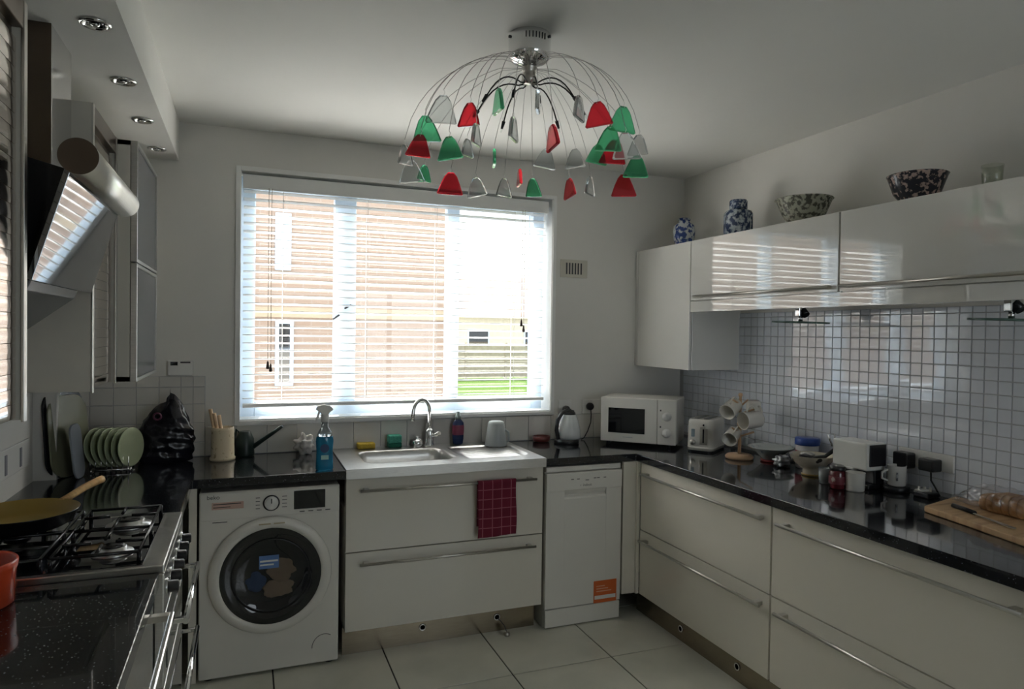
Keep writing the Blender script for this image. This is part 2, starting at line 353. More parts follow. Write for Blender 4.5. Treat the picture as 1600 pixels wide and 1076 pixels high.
# ---- outside the window
GRASS = mat2('lawn_grass', (0.028, 0.050, 0.012), (0.040, 0.062, 0.020), 30, .35, .7, .9)
PAVE = mat('paving', (0.42, 0.40, 0.37), .8, var=.1)
def brick_mat():
    m = mat('orange_brick', (0.50, 0.30, 0.20), .85); nt = m.node_tree; n = nt.nodes; L = nt.links
    t = n.new('ShaderNodeTexBrick'); t.inputs['Color1'].default_value = (.36, .27, .215, 1); t.inputs['Color2'].default_value = (.34, .25, .195, 1); t.inputs['Mortar'].default_value = (.37, .295, .245, 1)
    t.inputs['Scale'].default_value = 1.0; t.inputs['Brick Width'].default_value = .225; t.inputs['Row Height'].default_value = .075; t.inputs['Mortar Size'].default_value = .01
    tc = n.new('ShaderNodeTexCoord'); mp = n.new('ShaderNodeMapping'); mp.inputs['Rotation'].default_value = (R(90), 0, 0)
    L.new(tc.outputs['Object'], mp.inputs[0]); L.new(mp.outputs[0], t.inputs['Vector']); L.new(t.outputs[0], n['Principled BSDF'].inputs['Base Color'])
    return m
BRICK = brick_mat()
RENDER = mat('cream_render', (0.62, 0.58, 0.50), .8); ROOFM = mat('roof_tile_brown', (0.20, 0.13, 0.10), .8, var=.2); FENCE = mat('pale_fence_wood', (0.34, 0.31, 0.24), .8, var=.1)
struct(MB().box((-30, .6, -.7), (45, 60, -.5)).build('ground', PAVE), 'paved ground outside the window')
tag(MB().box((3.75, 2.2, -.5), (40, 29.5, -.46)).build('lawn', GRASS), 'green lawn seen through the right light of the window', 'lawn')
hs = thing('brick_house', 'orange brick house wall close outside the kitchen window', 'house', (0, 6, -.5))
MB().box((-9, 6, -.5), (3.54, 12, 5.4)).build('house_wall', BRICK, hs)
MB().prism([(5.7, 5.4), (12.3, 5.4), (9, 7.6)], 'x', -9.2, 3.75).build('roof', ROOFM, hs)
MB().box((-9, 5.97, 1.72), (3.56, 6.0, 1.86)).build('string_course', mat('buff_brick', (.43, .35, .25), .9), hs)
for wx0, wx1, wz0, wz1, pm in ((1.10, 1.34, .78, 1.68, BLACKG), (1.09, 1.30, 2.36, 3.14, UPVC)):  # upper pane is pale blue: reflected sky put into its colour
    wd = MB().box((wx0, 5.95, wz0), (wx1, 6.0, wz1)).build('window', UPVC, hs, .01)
    MB().box((wx0 + .05, 5.94, wz0 + .05), (wx1 - .05, 5.952, wz1 - .05)).build('pane', pm, wd)
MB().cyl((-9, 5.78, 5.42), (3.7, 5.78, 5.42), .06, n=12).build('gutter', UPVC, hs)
for m_ in (GRASS, PAVE, RENDER, FENCE, BRICK): m_.node_tree.nodes['Principled BSDF'].inputs['Specular IOR Level'].default_value = 0.0
fp = thing('garden_fence', 'pale wooden fence at the far end of the lawn', 'fence', (8, 24, -.5))
for k in range(12):
    x = 4 + k * 1.83
    MB().box((x, 24, -.46), (x + .1, 24.1, 1.1)).build('post', FENCE, fp)
    for q in range(6): MB().box((x + .1, 24.04, -.4 + q * .23), (x + 1.83, 24.07, -.19 + q * .23)).build('fence_board', FENCE, fp)
def far_house(name, label, x0, x1, y, h, wm):
    t = thing(name, label, 'house', ((x0 + x1) / 2, y, -.5))
    MB().box((x0, y, -.5), (x1, y + 7, h)).build('house_wall', wm, t)
    MB().prism([(y - .4, h), (y + 7.4, h), (y + 3.5, h + 2.4)], 'x', x0 - .3, x1 + .3).build('roof', ROOFM, t)
    n = max(2, int((x1 - x0) / 2.4))
    for k in range(n):
        for z in (.5, 3.0):
            if z + 1.2 > h: continue
            cx = x0 + (x1 - x0) * (k + .5) / n
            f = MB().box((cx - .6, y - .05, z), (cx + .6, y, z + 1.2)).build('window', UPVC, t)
            MB().box((cx - .52, y - .06, z + .08), (cx + .52, y - .05, z + 1.12)).build('pane', BLACKG, f)
far_house('rendered_house', 'cream rendered house beyond the lawn fence', 10.5, 20, 30, 2.4, RENDER)

# ------------------------------------------------------------ worktops
ZC, ZB = .9, .86
b = MB(); b.prism([(XL, -1.205), (.513, -1.205), (.513, -.595), (1.165, -.595), (1.165, 0), (XL, 0)], 'z', ZB, ZC)
tag(b.build('worktop', GRAN, None, .003), 'black speckled granite worktop in the left corner between cooker and sink', 'worktop')
b = MB(); b.prism([(2.19, -.595), (2.733, -.595), (2.733, -2.75), (XR, -2.75), (XR, 0), (2.19, 0)], 'z', ZB, ZC)
tag(b.build('worktop', GRAN, None, .003), 'black speckled granite worktop running along the right tiled wall', 'worktop')
tag(MB().box((XL, -2.75, ZB), (.513, -1.792, ZC)).build('worktop', GRAN, None, .003), 'black speckled granite worktop at the near side of the cooker', 'worktop')

# ------------------------------------------------------------ sink
def sstep(a, b_, x):
    t = max(0, min(1, (x - a) / (b_ - a))); return t * t * (3 - 2 * t)
def rrect(x, y, cx, cy, hx, hy, r):
    qx, qy = abs(x - cx) - hx + r, abs(y - cy) - hy + r
    return math.hypot(max(qx, 0), max(qy, 0)) + min(max(qx, qy), 0) - r
SX0, SX1 = 1.166, 2.189
def sinkz(x, y):
    z = .006
    d = rrect(x, y, 1.51, -.30, .225, .165, .06); z -= .165 * sstep(.004, -.022, d) + .003 * sstep(.02, .004, d)
    d2 = rrect(x, y, 1.965, -.30, .185, .19, .05); k = sstep(.0, -.02, d2)
    z -= .010 * k; z += .0035 * k * (0.5 + 0.5 * math.sin((y + .3) * 2 * math.pi / .045)) * sstep(-.02, -.05, d2)
    return ZC + z
sk = thing('sink', 'stainless steel sit-on sink with bowl and right-hand drainer under the window', 'sink', (1.68, -.3, ZB))
b = MB(); b.grid(lambda u, v: (SX0 + u * (SX1 - SX0), -.600 + v * .596, sinkz(SX0 + u * (SX1 - SX0), -.600 + v * .596)), 190, 110)
b.build('sink_top', STEEL, sk, fix=False)
MB().box((SX0, -.602, ZB), (SX1, -.598, ZC + .006)).build('front_edge', STEEL, sk)
MB().cyl((1.51, -.30, .742), (1.51, -.30, .746), .04, n=28).build('drain', CHROME, sk)
tp = thing('mixer_tap', 'chrome swan-neck mixer tap behind the sink bowl', 'tap', (1.70, -.07, .906))
MB().lathe([(.028, 0), (.028, .012), (.023, .02), (.023, .085), (.020, .095), (.013, .1)], (1.70, -.07, .906), 24).build('tap_body', CHROME, tp)
pts = [(1.70, -.07, .99), (1.70, -.07, 1.10)] + [(1.70 - .055 + .055 * math.cos(t), -.07 - .03 * (1 - math.cos(t)), 1.10 + .075 * math.sin(t)) for t in [math.pi * k / 12 for k in range(13)]] + [(1.588, -.133, 1.06)]
MB().tube(pts, .011, 14).build('spout', CHROME, tp)
MB().cyl((1.715, -.085, .965), (1.745, -.125, .985), .012, n=16).build('lever', CHROME, tp)
kn = thing('sink_plug', 'chrome basket plug standing on the sink ledge left of the tap', 'plug', (1.635, -.05, .906))
MB().lathe([(.026, 0), (.030, .012), (.030, .03), (.022, .036), (.008, .04), (.008, .05), (.012, .055), (0, .058)], (1.635, -.05, .906), 24).build('plug_body', CHROME, kn)
MB().tube([(1.635 + .022 * math.cos(t), -.08, .93 + .022 * math.sin(t)) for t in [math.pi * 2 * k / 16 for k in range(17)]], .002, 6).build('plug_ring', CHROME, kn)

# ------------------------------------------------------------ base cabinets
def drawer_unit_back():
    t = thing('sink_base_cabinet', 'cream two-drawer cabinet below the sink with a red towel on its handle', 'cabinet', (1.68, -.3, 0))
    x0, x1 = 1.17, 2.182
    MB().box((x0, -.555, .135), (x0 + .018, -.02, .70)).box((x1 - .018, -.555, .135), (x1, -.02, .70)).box((x0, -.555, .13), (x1, -.02, .148)).box((x0, -.03, .135), (x1, -.02, .70)).box((x0, -.555, .70), (x1, -.53, .858)).build('carcass', CARC, t)
    for z0, z1, hz in ((.508, .856, .802), (.130, .503, .453)):
        d = MB().box((x0, -.577, z0), (x1, -.557, z1)).build('drawer', DRAWER, t, .0015)
        handle_x(d, 1.232, 2.132, -.613, hz)
    return t
drawer_unit_back()
def drawer_unit_right(y0, y1, label, ha, hb):
    t = thing('drawer_cabinet', label, 'cabinet', (3.1, (y0 + y1) / 2, 0))
    MB().box((2.777, y0, .13), (XR - .02, y1, .858)).build('carcass', CARC, t)
    for z0, z1, hz in ((.488, .856, .80), (.130, .483, .437)):
        d = MB().box((2.753, y0 + .0025, z0), (2.775, y1 - .0025, z1)).build('drawer', DRAWER, t, .0015)
        handle_y(d, 2.717, ha, hb, hz, 1)
drawer_unit_right(-1.612, -.615, 'cream two-drawer base cabinet nearest the corner beside the dishwasher', -1.61 + .02, -.66)
drawer_unit_right(-2.635, -1.617, 'cream two-drawer base cabinet below the chopping board at the right edge', -2.61, -1.675)
tag(MB().box((2.655, -.597, .13), (2.752, -.578, .858)).box((2.734, -.614, .13), (2.752, -.597, .858)).build('corner_filler', DRAWER, None, .001), 'narrow cream corner post between dishwasher and right drawers', 'panel')
tag(MB().box((.50, -.575, .0), (.532, -.02, .858)).build('end_panel', DRAWER, None, .001), 'tall cream filler panel left of the washing machine', 'panel')
pb = tag(MB().box((1.165, -.522, 0), (2.165, -.51, .13)).build('plinth', PLINTH), 'brushed steel kickboard under the sink cabinet', 'kickboard')
prr = tag(MB().box((2.80, -2.75, 0), (2.812, -.52, .13)).build('plinth', PLINTH), 'brushed steel kickboard under the right-hand drawers', 'kickboard')
def plinth_light(label, loc, axis):
    t = thing('plinth_light', label, 'light', loc, group='kickboard lights')
    M = Matrix.Rotation(R(90), 3, 'X') if axis == 'y' else Matrix.Rotation(R(-90), 3, 'Y')
    MB().lathe([(.011, 0), (.017, 0), (.018, .003), (.016, .006), (.012, .004)], loc, 20, M, open=True).build('ring', CHROME, t)
    MB().lathe([(0, .002), (.012, .002)], loc, 20, M).build('lens', BLACKG, t)
    return t
plinth_light('small round light in the sink kickboard, left one', (1.559, -.522, .078), 'y')
pl2 = plinth_light('small round light socket in the sink kickboard with its lamp hanging out', (1.955, -.522, .074), 'y')
MB().tube([(1.955, -.524, .07), (1.968, -.55, .06), (1.978, -.575, .045), (1.985, -.59, .02)], .0022, 6).build('loose_wire', BLACK, pl2)
MB().lathe([(.012, 0), (.015, .004), (.015, .016), (.008, .02), (0, .021)], (1.985, -.592, .0), 16).build('hanging_lamp', SATIN, pl2)
plinth_light('small round light in the right kickboard, nearer the corner', (2.80, -.942, .062), 'x')
plinth_light('small round light in the right kickboard, nearer the viewer', (2.80, -1.369, .066), 'x')

# ---- washing machine
wm = thing('washing_machine', 'white front-loading washing machine with dark round door', 'washing machine', (.84, -.3, 0))
wy = -.588; cx, cz = .84, .452
MB().box((.541, wy, .012), (1.139, -.03, .838)).build('body', APPW, wm, .008, seg=3)
for x in (.58, 1.10):
    for y in (-.55, -.08): MB().cyl((x, y, 0), (x, y, .014), .02, n=12).build('foot', BLACK, wm)
MB().box((.545, wy - .004, .715), (1.135, wy, .832)).build('control_panel', APPW, wm, .002)
MB().box((.935, wy - .006, .738), (1.073, wy - .003, .822)).build('display', BLACKG, wm, .001)
FY = Matrix.Rotation(R(90), 3, 'X')
dl = MB().lathe([(.036, 0), (.036, .004), (.030, .006), (.028, .022), (.024, .026), (0, .026)], (.838, wy - .003, .776), 32, FY).build('dial', PLASTW, wm)
MB().lathe([(.029, 0), (.036, 0), (.036, .003), (.029, .003)], (.838, wy - .0065, .776), 32, FY, open=True).build('dial_ring', BLACK, dl)
MB().box((.836, wy - .031, .778), (.840, wy - .028, .80)).build('pointer', BLACK, dl)
DGREY = mat('dark_print', (0.06, 0.06, 0.06), .6); PINK = mat('pink_sticker', (0.62, 0.42, 0.35), .6); BLUEP = mat('blue_print', (0.10, 0.20, 0.45), .5); GOLD = mat('faint_gold_print', (0.42, 0.36, 0.24), .5)
text('brand_name', 'beko', .026, (.598, wy - .0045, .816), FACE_Y, DGREY, wm)
st = MB().box((.592, wy - .0052, .762), (.722, wy - .0044, .793)).build('pink_label', PINK, wm)
MB().box((.598, wy - .0056, .783), (.712, wy - .0051, .787)).build('label_print', DGREY, st)
MB().box((.598, wy - .0056, .770), (.668, wy - .0051, .773)).build('label_print', DGREY, st)
MB().box((.595, wy - .0012, .703), (.655, wy + .0005, .706)).build('model_print', DGREY, wm)
for k in range(4):
    MB().box((.772, wy - .0046, .752 + k * .016), (.79, wy - .004, .755 + k * .016)).build('programme_mark', DGREY, wm)
    MB().box((.884, wy - .0046, .752 + k * .016), (.905, wy - .004, .755 + k * .016)).build('programme_mark', DGREY, wm)
for k in range(4): MB().box((.96 + k * .038, wy - .0046, .724), (.982 + k * .038, wy - .004, .728)).build('button_mark', DGREY, wm)
dr = MB().lathe([(.212, .0), (.262, .0), (.264, .012), (.258, .026), (.240, .034), (.224, .034), (.216, .028), (.212, .018)], (cx, wy, cz), 64, FY, open=True).build('door_ring', APPW, wm)
for x0, x1 in ((-.055, -.005), (.008, .055)): MB().box((cx + x0, wy - .0348, cz + .234), (cx + x1, wy - .0335, cz + .240)).build('ring_print', GOLD, dr)
gl = MB().lathe([(0, .006), (.10, .008), (.150, .013), (.17, .022), (.20, .027), (.218, .028)], (cx, wy, cz), 64, FY, open=True).build('door_glass', BLACKG, wm)
MB().lathe([(.158, .0175), (.166, .0205), (.168, .024), (.160, .022)], (cx, wy, cz), 64, FY, open=True).build('glass_rim', IRON, gl)
MB().box((.788, wy - .0125, .482), (.872, wy - .0095, .540)).build('blue_sticker', BLUEP, gl)
MB().box((.792, wy - .0131, .512), (.868, wy - .0124, .520)).box((.792, wy - .0131, .496), (.850, wy - .0124, .503)).build('sticker_lines', PLASTW, gl)
LUMPB = mat('beige_lump', (0.15, 0.115, 0.085), .9); LUMPN = mat('blue_lump', (0.03, 0.05, 0.10), .9)  # colours of the flattened lumps on the dark door glass
MB().blob((.885, wy - .006, .472), (.055, .006, .050), 3, .2).build('door_glass_lump', LUMPB, gl)
MB().blob((.868, wy - .006, .385), (.070, .006, .042), 5, .2).build('door_glass_lump', LUMPB, gl)
MB().blob((.775, wy - .006, .425), (.045, .006, .045), 8, .2).build('door_glass_lump', LUMPN, gl)
MB().tube([(1.075 - .055 * math.cos(t), wy - .001, .085 + .06 * math.sin(t)) for t in [math.pi / 2 * k / 10 * 1.35 for k in range(11)]], .0012, 6).build('filter_door_edge', DGREY, wm)

# ---- dishwasher
dw = thing('dishwasher', 'slim white dishwasher with an orange energy sticker', 'dishwasher', (2.42, -.3, 0))
dy = -.596
MB().box((2.197, dy + .03, .0), (2.643, -.03, .852)).build('body', APPW, dw, .003)
MB().box((2.197, dy + .008, .825), (2.643, dy + .03, .853)).build('top_strip', APPW, dw, .004)
b = MB(); b.prism([(dy + .03, .105), (dy, .105), (dy, .68), (dy + .004, .69), (dy + .018, .70), (dy + .004, .722), (dy - .004, .73), (dy - .004, .815), (dy + .002, .82), (dy + .03, .82)], 'x', 2.30, 2.55)
b.prism([(dy + .03, .105), (dy, .105), (dy, .72), (dy - .004, .73), (dy - .004, .815), (dy + .002, .82), (dy + .03, .82)], 'x', 2.195, 2.30)
b.prism([(dy + .03, .105), (dy, .105), (dy, .72), (dy - .004, .73), (dy - .004, .815), (dy + .002, .82), (dy + .03, .82)], 'x', 2.55, 2.645)
b.build('door', APPW, dw, .0015)
MB().box((2.197, dy, .006), (2.643, dy + .03, .10)).build('kick_panel', APPW, dw, .004)
text('brand_name', 'i  indesit', .020, (2.425, dy - .0045, .750), FACE_Y, DGREY, dw)
for k, x in enumerate((2.335, 2.37, 2.42, 2.425, 2.47, 2.49, 2.53)): MB().box((x, dy - .0046, .782 - (.008 if k in (2, 3) else 0)), (x + .016, dy - .004, .786 - (.008 if k in (2, 3) else 0))).build('button_mark', DGREY, dw)
ORANGE = mat('orange_sticker', (0.62, 0.13, 0.03), .5); 
st = MB().box((2.482, dy - .0012, .102), (2.622, dy - .0002, .222)).build('energy_sticker', ORANGE, dw, label='orange energy sticker')
MB().box((2.488, dy - .0018, .122), (2.616, dy - .0011, .142)).build('sticker_band', PLASTW, st)
PALEO = mat('pale_orange_print', (0.75, 0.42, 0.28), .5)
for k in range(3): MB().box((2.498, dy - .0018, .162 + k * .014), (2.590 - .02 * k, dy - .0011, .167 + k * .014)).build('sticker_print', PALEO, st)

# ---- red check towel on the sink cabinet handle
def towel_mat():
    m = mat('burgundy_check_cloth', (0.16, 0.012, 0.03), .9, bump=.3, bscale=400); nt = m.node_tree; n = nt.nodes; L = nt.links
    t = n.new('ShaderNodeTexBrick'); t.offset = 0; t.inputs['Color1'].default_value = (.17, .012, .032, 1); t.inputs['Color2'].default_value = (.14, .010, .028, 1); t.inputs['Mortar'].default_value = (.34, .10, .13, 1)
    t.inputs['Scale'].default_value = 1; t.inputs['Brick Width'].default_value = .050; t.inputs['Row Height'].default_value = .048; t.inputs['Mortar Size'].default_value = .0025
    tc = n.new('ShaderNodeTexCoord'); mp = n.new('ShaderNodeMapping'); mp.inputs['Rotation'].default_value = (R(90), 0, 0); mp.inputs['Location'].default_value = (.015, 0, 0)
    L.new(tc.outputs['Object'], mp.inputs[0]); L.new(mp.outputs[0], t.inputs['Vector']); L.new(t.outputs[0], n['Principled BSDF'].inputs['Base Color'])
    return m
TOWEL = towel_mat()
hyc, hzc = -.613, .802
def towel(u, v):
    x = 1.810 + u * .203
    L1 = .275; L2 = .22; arc = math.pi * .0115; s = v * (L1 + arc + L2)
    wob = .004 * math.sin(u * 9 + 1) * min(1, abs(s - L1) * 4) + .002 * math.sin(u * 23)
    if s < L1: return (x + .003 * math.sin(s * 20), hyc - .0115 + wob * .8 - .004 * (L1 - s), hzc - (L1 - s) - .008 * u * (1 - s / L1) * -1)
    if s < L1 + arc: a = (s - L1) / .0115; return (x, hyc - .0115 * math.cos(a), hzc + .0115 * math.sin(a))
    d = s - L1 - arc; return (x, hyc + .0115, hzc - d)
tag(MB().grid(towel, 30, 60).build('tea_towel', TOWEL, None, solid=.003, fix=False), 'burgundy checked towel folded over the upper sink drawer handle', 'towel')

# ------------------------------------------------------------ cooker
ck = thing('range_cooker', 'black and steel gas cooker with four burners in the left run', 'cooker', (.21, -1.495, 0))
cy0, cy1, cxf = -1.786, -1.208, .525
MB().box((-.09, cy0, .02), (.50, cy1, .895)).build('body', IRON, ck, .003)
MB().box((-.09, cy0, .895), (cxf, cy1, .918)).build('hob_frame', STEEL, ck, .004)
MB().box((-.07, cy0 + .02, .9165), (cxf - .055, cy1 - .02, .9195)).build('hob_plate', BLACKG, ck)
MB().box((.497, cy0, .775), (cxf, cy1, .895)).build('control_fascia', STEEL, ck, .004)
for k in range(6):
    y = cy0 + .06 + k * .092
    kb = MB().lathe([(.022, 0), (.022, .004), (.017, .006), (.016, .028), (.013, .031), (0, .031)], (cxf, y, .838), 18, Matrix.Rotation(R(90), 3, 'Y')).build('control_knob', BLACK, ck)
    MB().lathe([(.020, .0), (.024, 0), (.024, .004), (.020, .004)], (cxf, y, .838), 18, Matrix.Rotation(R(90), 3, 'Y'), open=True).build('knob_ring', CHROME, kb)
for z0, z1, hz in ((.58, .77, .742), (.09, .57, .52)):
    d = MB().box((.50, cy0 + .004, z0), (cxf, cy1 - .004, z1)).build('oven_door', STEEL, ck, .003)
    MB().box((cxf - .001, cy0 + .06, z0 + .03), (cxf + .003, cy1 - .06, z1 - .07)).build('door_glass', BLACKG, d)
    h = MB().cyl((.575, cy0 + .04, hz), (.575, cy1 - .04, hz), .0085, n=14).build('handle', CHROME, d)
    for y in (cy0 + .055, cy1 - .055): MB().box((cxf, y - .008, hz - .007), (.575, y + .008, hz + .007)).build('handle_post', CHROME, h, .002)
MB().box((.46, cy0 + .02, .0), (.48, cy1 - .02, .09)).build('plinth', IRON, ck)
BURN = mat('burner_aluminium', (0.62, 0.62, 0.62), .3, 1.0)
for bx, byy, br in ((.38, -1.35, .045), (.38, -1.64, .036), (.08, -1.35, .036), (.08, -1.64, .050)):
    bu = MB().lathe([(br * 1.5, .0), (br * 1.45, .006), (br, .010), (br, .018), (br * .9, .020)], (bx, byy, .9195), 28).build('burner', BURN, ck)
    MB().lathe([(0, .024), (br * .75, .024), (br * .82, .021), (br * .82, .019)], (bx, byy, .9195), 28).build('burner_cap', IRON, bu)
def grate(x0, x1):
    b = MB(); zt = .951; y0, y1 = cy0 + .035, cy1 - .035; r = .0048
    for a, c in (((x0, y0), (x1, y0)), ((x1, y0), (x1, y1)), ((x1, y1), (x0, y1)), ((x0, y1), (x0, y0)), ((x0, (y0 + y1) / 2), (x1, (y0 + y1) / 2))):
        b.cyl((*a, zt), (*c, zt), r, n=8)
    xm = (x0 + x1) / 2
    for yc in (-1.35, -1.64):
        for dx, dyy in ((1, 0), (-1, 0), (0, 1), (0, -1)):
            ex = x1 if dx > 0 else x0; e = (ex, yc) if dx else (xm, y1 if (dyy > 0 and yc > -1.5) else (y0 if (dyy < 0 and yc < -1.5) else (y0 + y1) / 2))
            b.cyl((xm + dx * .03, yc + dyy * .03, zt + .002), (e[0], e[1], zt), r, n=8)
    for x in (x0, x1):
        for y in (y0, (y0 + y1) / 2, y1): b.cyl((x, y, .919), (x, y, zt), .006, n=8)
    b.build('pan_support', IRON, ck)
grate(.255, .46); grate(-.05, .232)
MB().box((.241, cy0 + .03, .9195), (.246, cy1 - .03, .9225)).build('hob_divider', CHROME, ck)

# near-left drawer unit with handle
nu = thing('drawer_cabinet', 'steel-fronted drawer cabinet under the near left granite worktop', 'cabinet', (.2, -2.3, 0))
MB().box((XL + .02, -2.74, .13), (.475, -1.80, .858)).build('carcass', CARC, nu)
for z0, z1, hz in ((.60, .856, .845), (.365, .595, .56), (.13, .36, .32)):
    for ya, yb, hn, hf in ((-2.425, -1.80, -2.36, -1.955),):
        d = MB().box((.477, ya + .003, z0), (.50, yb - .003, z1)).build('drawer', STEEL, nu, .002)
        h = MB().box((.552, hn, hz - .008), (.566, hf, hz + .008)).build('handle', CHROME, d, .004)
        for y in (hn + .012, hf - .012): MB().box((.50, y - .012, hz - .008), (.556, y + .012, hz + .008)).build('handle_post', SATIN, h, .002)
MB().box((.41, -2.74, 0), (.42, -1.80, .13)).build('plinth', PLINTH, nu)
MB().box((XL + .02, -1.195, .13), (.44, -.60, .858)).build('base_carcass', CARC, thing('corner_cabinet', 'plain corner base cabinet between cooker and washing machine', 'cabinet', (.2, -.9, .13)))

# ------------------------------------------------------------ left wall cabinets
CZ0, CZ1, CXF = 1.35, 2.262, .2675
def tambour_cab(name, label, y0, y1, slats, pitch):
    t = thing(name, label, 'cabinet', (XL + .18, (y0 + y1) / 2, CZ0))
    b = MB(); w = .018
    b.box((XL + .004, y0, CZ0), (CXF, y0 + w, CZ1)).box((XL + .004, y1 - w, CZ0), (CXF, y1, CZ1)).box((XL + .004, y0 + w, CZ0), (CXF - .03, y1 - w, CZ0 + w)).box((XL + .004, y0 + w, CZ1 - w), (CXF, y1 - w, CZ1)).box((XL + .004, y0 + w, CZ0 + w), (XL + .01, y1 - w, CZ1 - w))
    b.build('carcass', CARC, t)
    for ya, yb in ((y0, y0 + .022), (y1 - .022, y1)): MB().box((CXF, ya, CZ0 - .004), (CXF + .006, yb, CZ1)).build('edge_trim', SATIN, t, .001)
    MB().box((CXF - .02, y0 + .02, CZ1 - .06), (CXF + .004, y1 - .02, CZ1)).build('shutter_box', BROWN, t, .002)
    z = CZ0 + .004; s0 = None; n = int((CZ1 - .062 - z) / pitch)
    sh = MB().box((CXF - .02, y0 + .022, CZ0 + .004), (CXF - .018, y1 - .022, CZ1 - .06)).build('shutter', BROWN, t)
    for k in range(n):
        if s0 is None:
            pr = [(CXF - .018, .0006), (CXF - .010, .0006)] + [(CXF - .010 + .0007 * math.sin(math.pi * q / 6), .0006 + (pitch - .0012) * q / 6) for q in range(1, 6)] + [(CXF - .010, pitch - .0006), (CXF - .018, pitch - .0006)]
            o = s0 = MB().prism(pr, 'y', y0 + .023, y1 - .023).build('shutter_slat', ALU, sh)
        else: o = s0.copy(); COL.objects.link(o)
        o.parent = sh; o.location = (0, 0, z + k * pitch)
    return t
tambour_cab('shutter_cabinet', 'wall cabinet with coppery ribbed roller shutter at the left edge', -2.95, -2.025, True, .033)
tambour_cab('shutter_cabinet', 'wall cabinet with ribbed roller shutter just behind the cooker hood', -1.33, -.892, True, .033)
gc = thing('glass_door_cabinet', 'deep wall cabinet with two smoked glass doors in aluminium frames', 'cabinet', (.1, -.57, CZ0))
gy0_, gy1_, gxf = -.888, -.27, .315
MB().box((XL, gy0_, CZ0), (gxf, gy0_ + .018, CZ1)).box((XL, gy1_ - .018, CZ0), (gxf, gy1_, CZ1)).box((XL, gy0_, CZ0), (gxf, gy1_, CZ0 + .018)).box((XL, gy0_, CZ1 - .018), (gxf, gy1_, CZ1)).box((XL, gy0_, CZ0), (XL + .01, gy1_, CZ1)).build('carcass', DRAWER, gc)
for z0, z1 in ((CZ0, 1.80), (1.806, CZ1)):
    f = .012; b = MB()
    b.box((gxf + .002, gy0_, z0), (gxf + .024, gy0_ + f, z1)).box((gxf + .002, gy1_ - f, z0), (gxf + .024, gy1_, z1)).box((gxf + .002, gy0_ + f, z0), (gxf + .024, gy1_ - f, z0 + f)).box((gxf + .002, gy0_ + f, z1 - f), (gxf + .024, gy1_ - f, z1))
    d = b.build('door_frame', STEEL, gc, .001)
    MB().box((gxf + .010, gy0_ + f, z0 + f), (gxf + .018, gy1_ - f, z1 - f)).build('door_glass', SMOKE, d)

# ------------------------------------------------------------ cooker hood
hd = thing('cooker_hood', 'angled dark steel cooker hood with a round bar along its top edge', 'cooker hood', (.1, -1.68, 1.55))
hy0, hy1 = -2.00, -1.36
ch = MB().box((XL, -1.575, 1.95), (.217, -1.345, 2.397)).build('chimney', POLISH, hd, .002)
MB().box((XL, -1.579, 1.95), (.2165, -1.5755, 2.397)).build('chimney_dark_reflection', BROWN, hd)  # near face of the steel chimney, dark reflection put into a brown sheet
MB().cyl((.365, hy0, 1.947), (.365, hy1, 1.947), .041, n=40).build('top_bar', mat('light_satin_bar', (.86, .84, .79), .38, 1.0), hd)
MB().cyl((.365, hy0 - .002, 1.947), (.365, hy0 + .001, 1.947), .0415, n=40).build('bar_cap', BROWN, hd)
# slanted panel and the wedge-shaped body behind it
pt, pbm = (.352, 1.925), (.275, 1.66)
MB().prism([pt, (pt[0] - .012, pt[1] + .004), (pbm[0] - .012, pbm[1] + .004), pbm], 'y', hy0 + .005, hy1 - .005).build('front_panel', HOODG, hd, .001)
MB().prism([(pt[0] - .016, pt[1]), (.20, 1.96), (XL, 1.96), (XL, 1.60), (.10, 1.60), (pbm[0] - .016, pbm[1] + .012)], 'y', -1.95, -1.41).build('hood_body', IRON, hd, .002)
MB().prism([(XL, 1.62), (.255, 1.665), (.245, 1.64), (.02, 1.46), (XL, 1.46)], 'y', -1.92, -1.44).build('lower_filter_body', SMOKE, hd, .002)
MB().box((.20, -1.70, 1.634), (.23, -1.66, 1.654)).build('hood_latch', BLACK, hd)

# ------------------------------------------------------------ downlights
for k, (y, lab) in enumerate(((-1.627, 'recessed bulkhead spotlight nearest the viewer'), (-1.158, 'recessed bulkhead spotlight, second from the viewer'), (-.693, 'recessed bulkhead spotlight, third from the viewer'), (-.222, 'recessed bulkhead spotlight nearest the window wall'))):
    t = thing('downlight', lab, 'spotlight', (.331, y, 2.397), group='bulkhead spotlights')
    fl_ = Matrix.Rotation(R(180), 3, 'X')
    MB().lathe([(.028, 0), (.041, 0), (.042, .003), (.036, .007), (.030, .005), (.028, .001)], (.331, y, 2.397), 28, fl_, open=True).build('ring', CHROME, t)
    MB().lathe([(0, .0015), (.012, .0015), (.028, .0012)], (.331, y, 2.397), 24, fl_).build('reflector', BLACKG, t)
    MB().lathe([(.010, .001), (.012, .006), (.006, .009), (0, .0095)], (.331, y, 2.397), 16, fl_).build('bulb', CHROME, t)

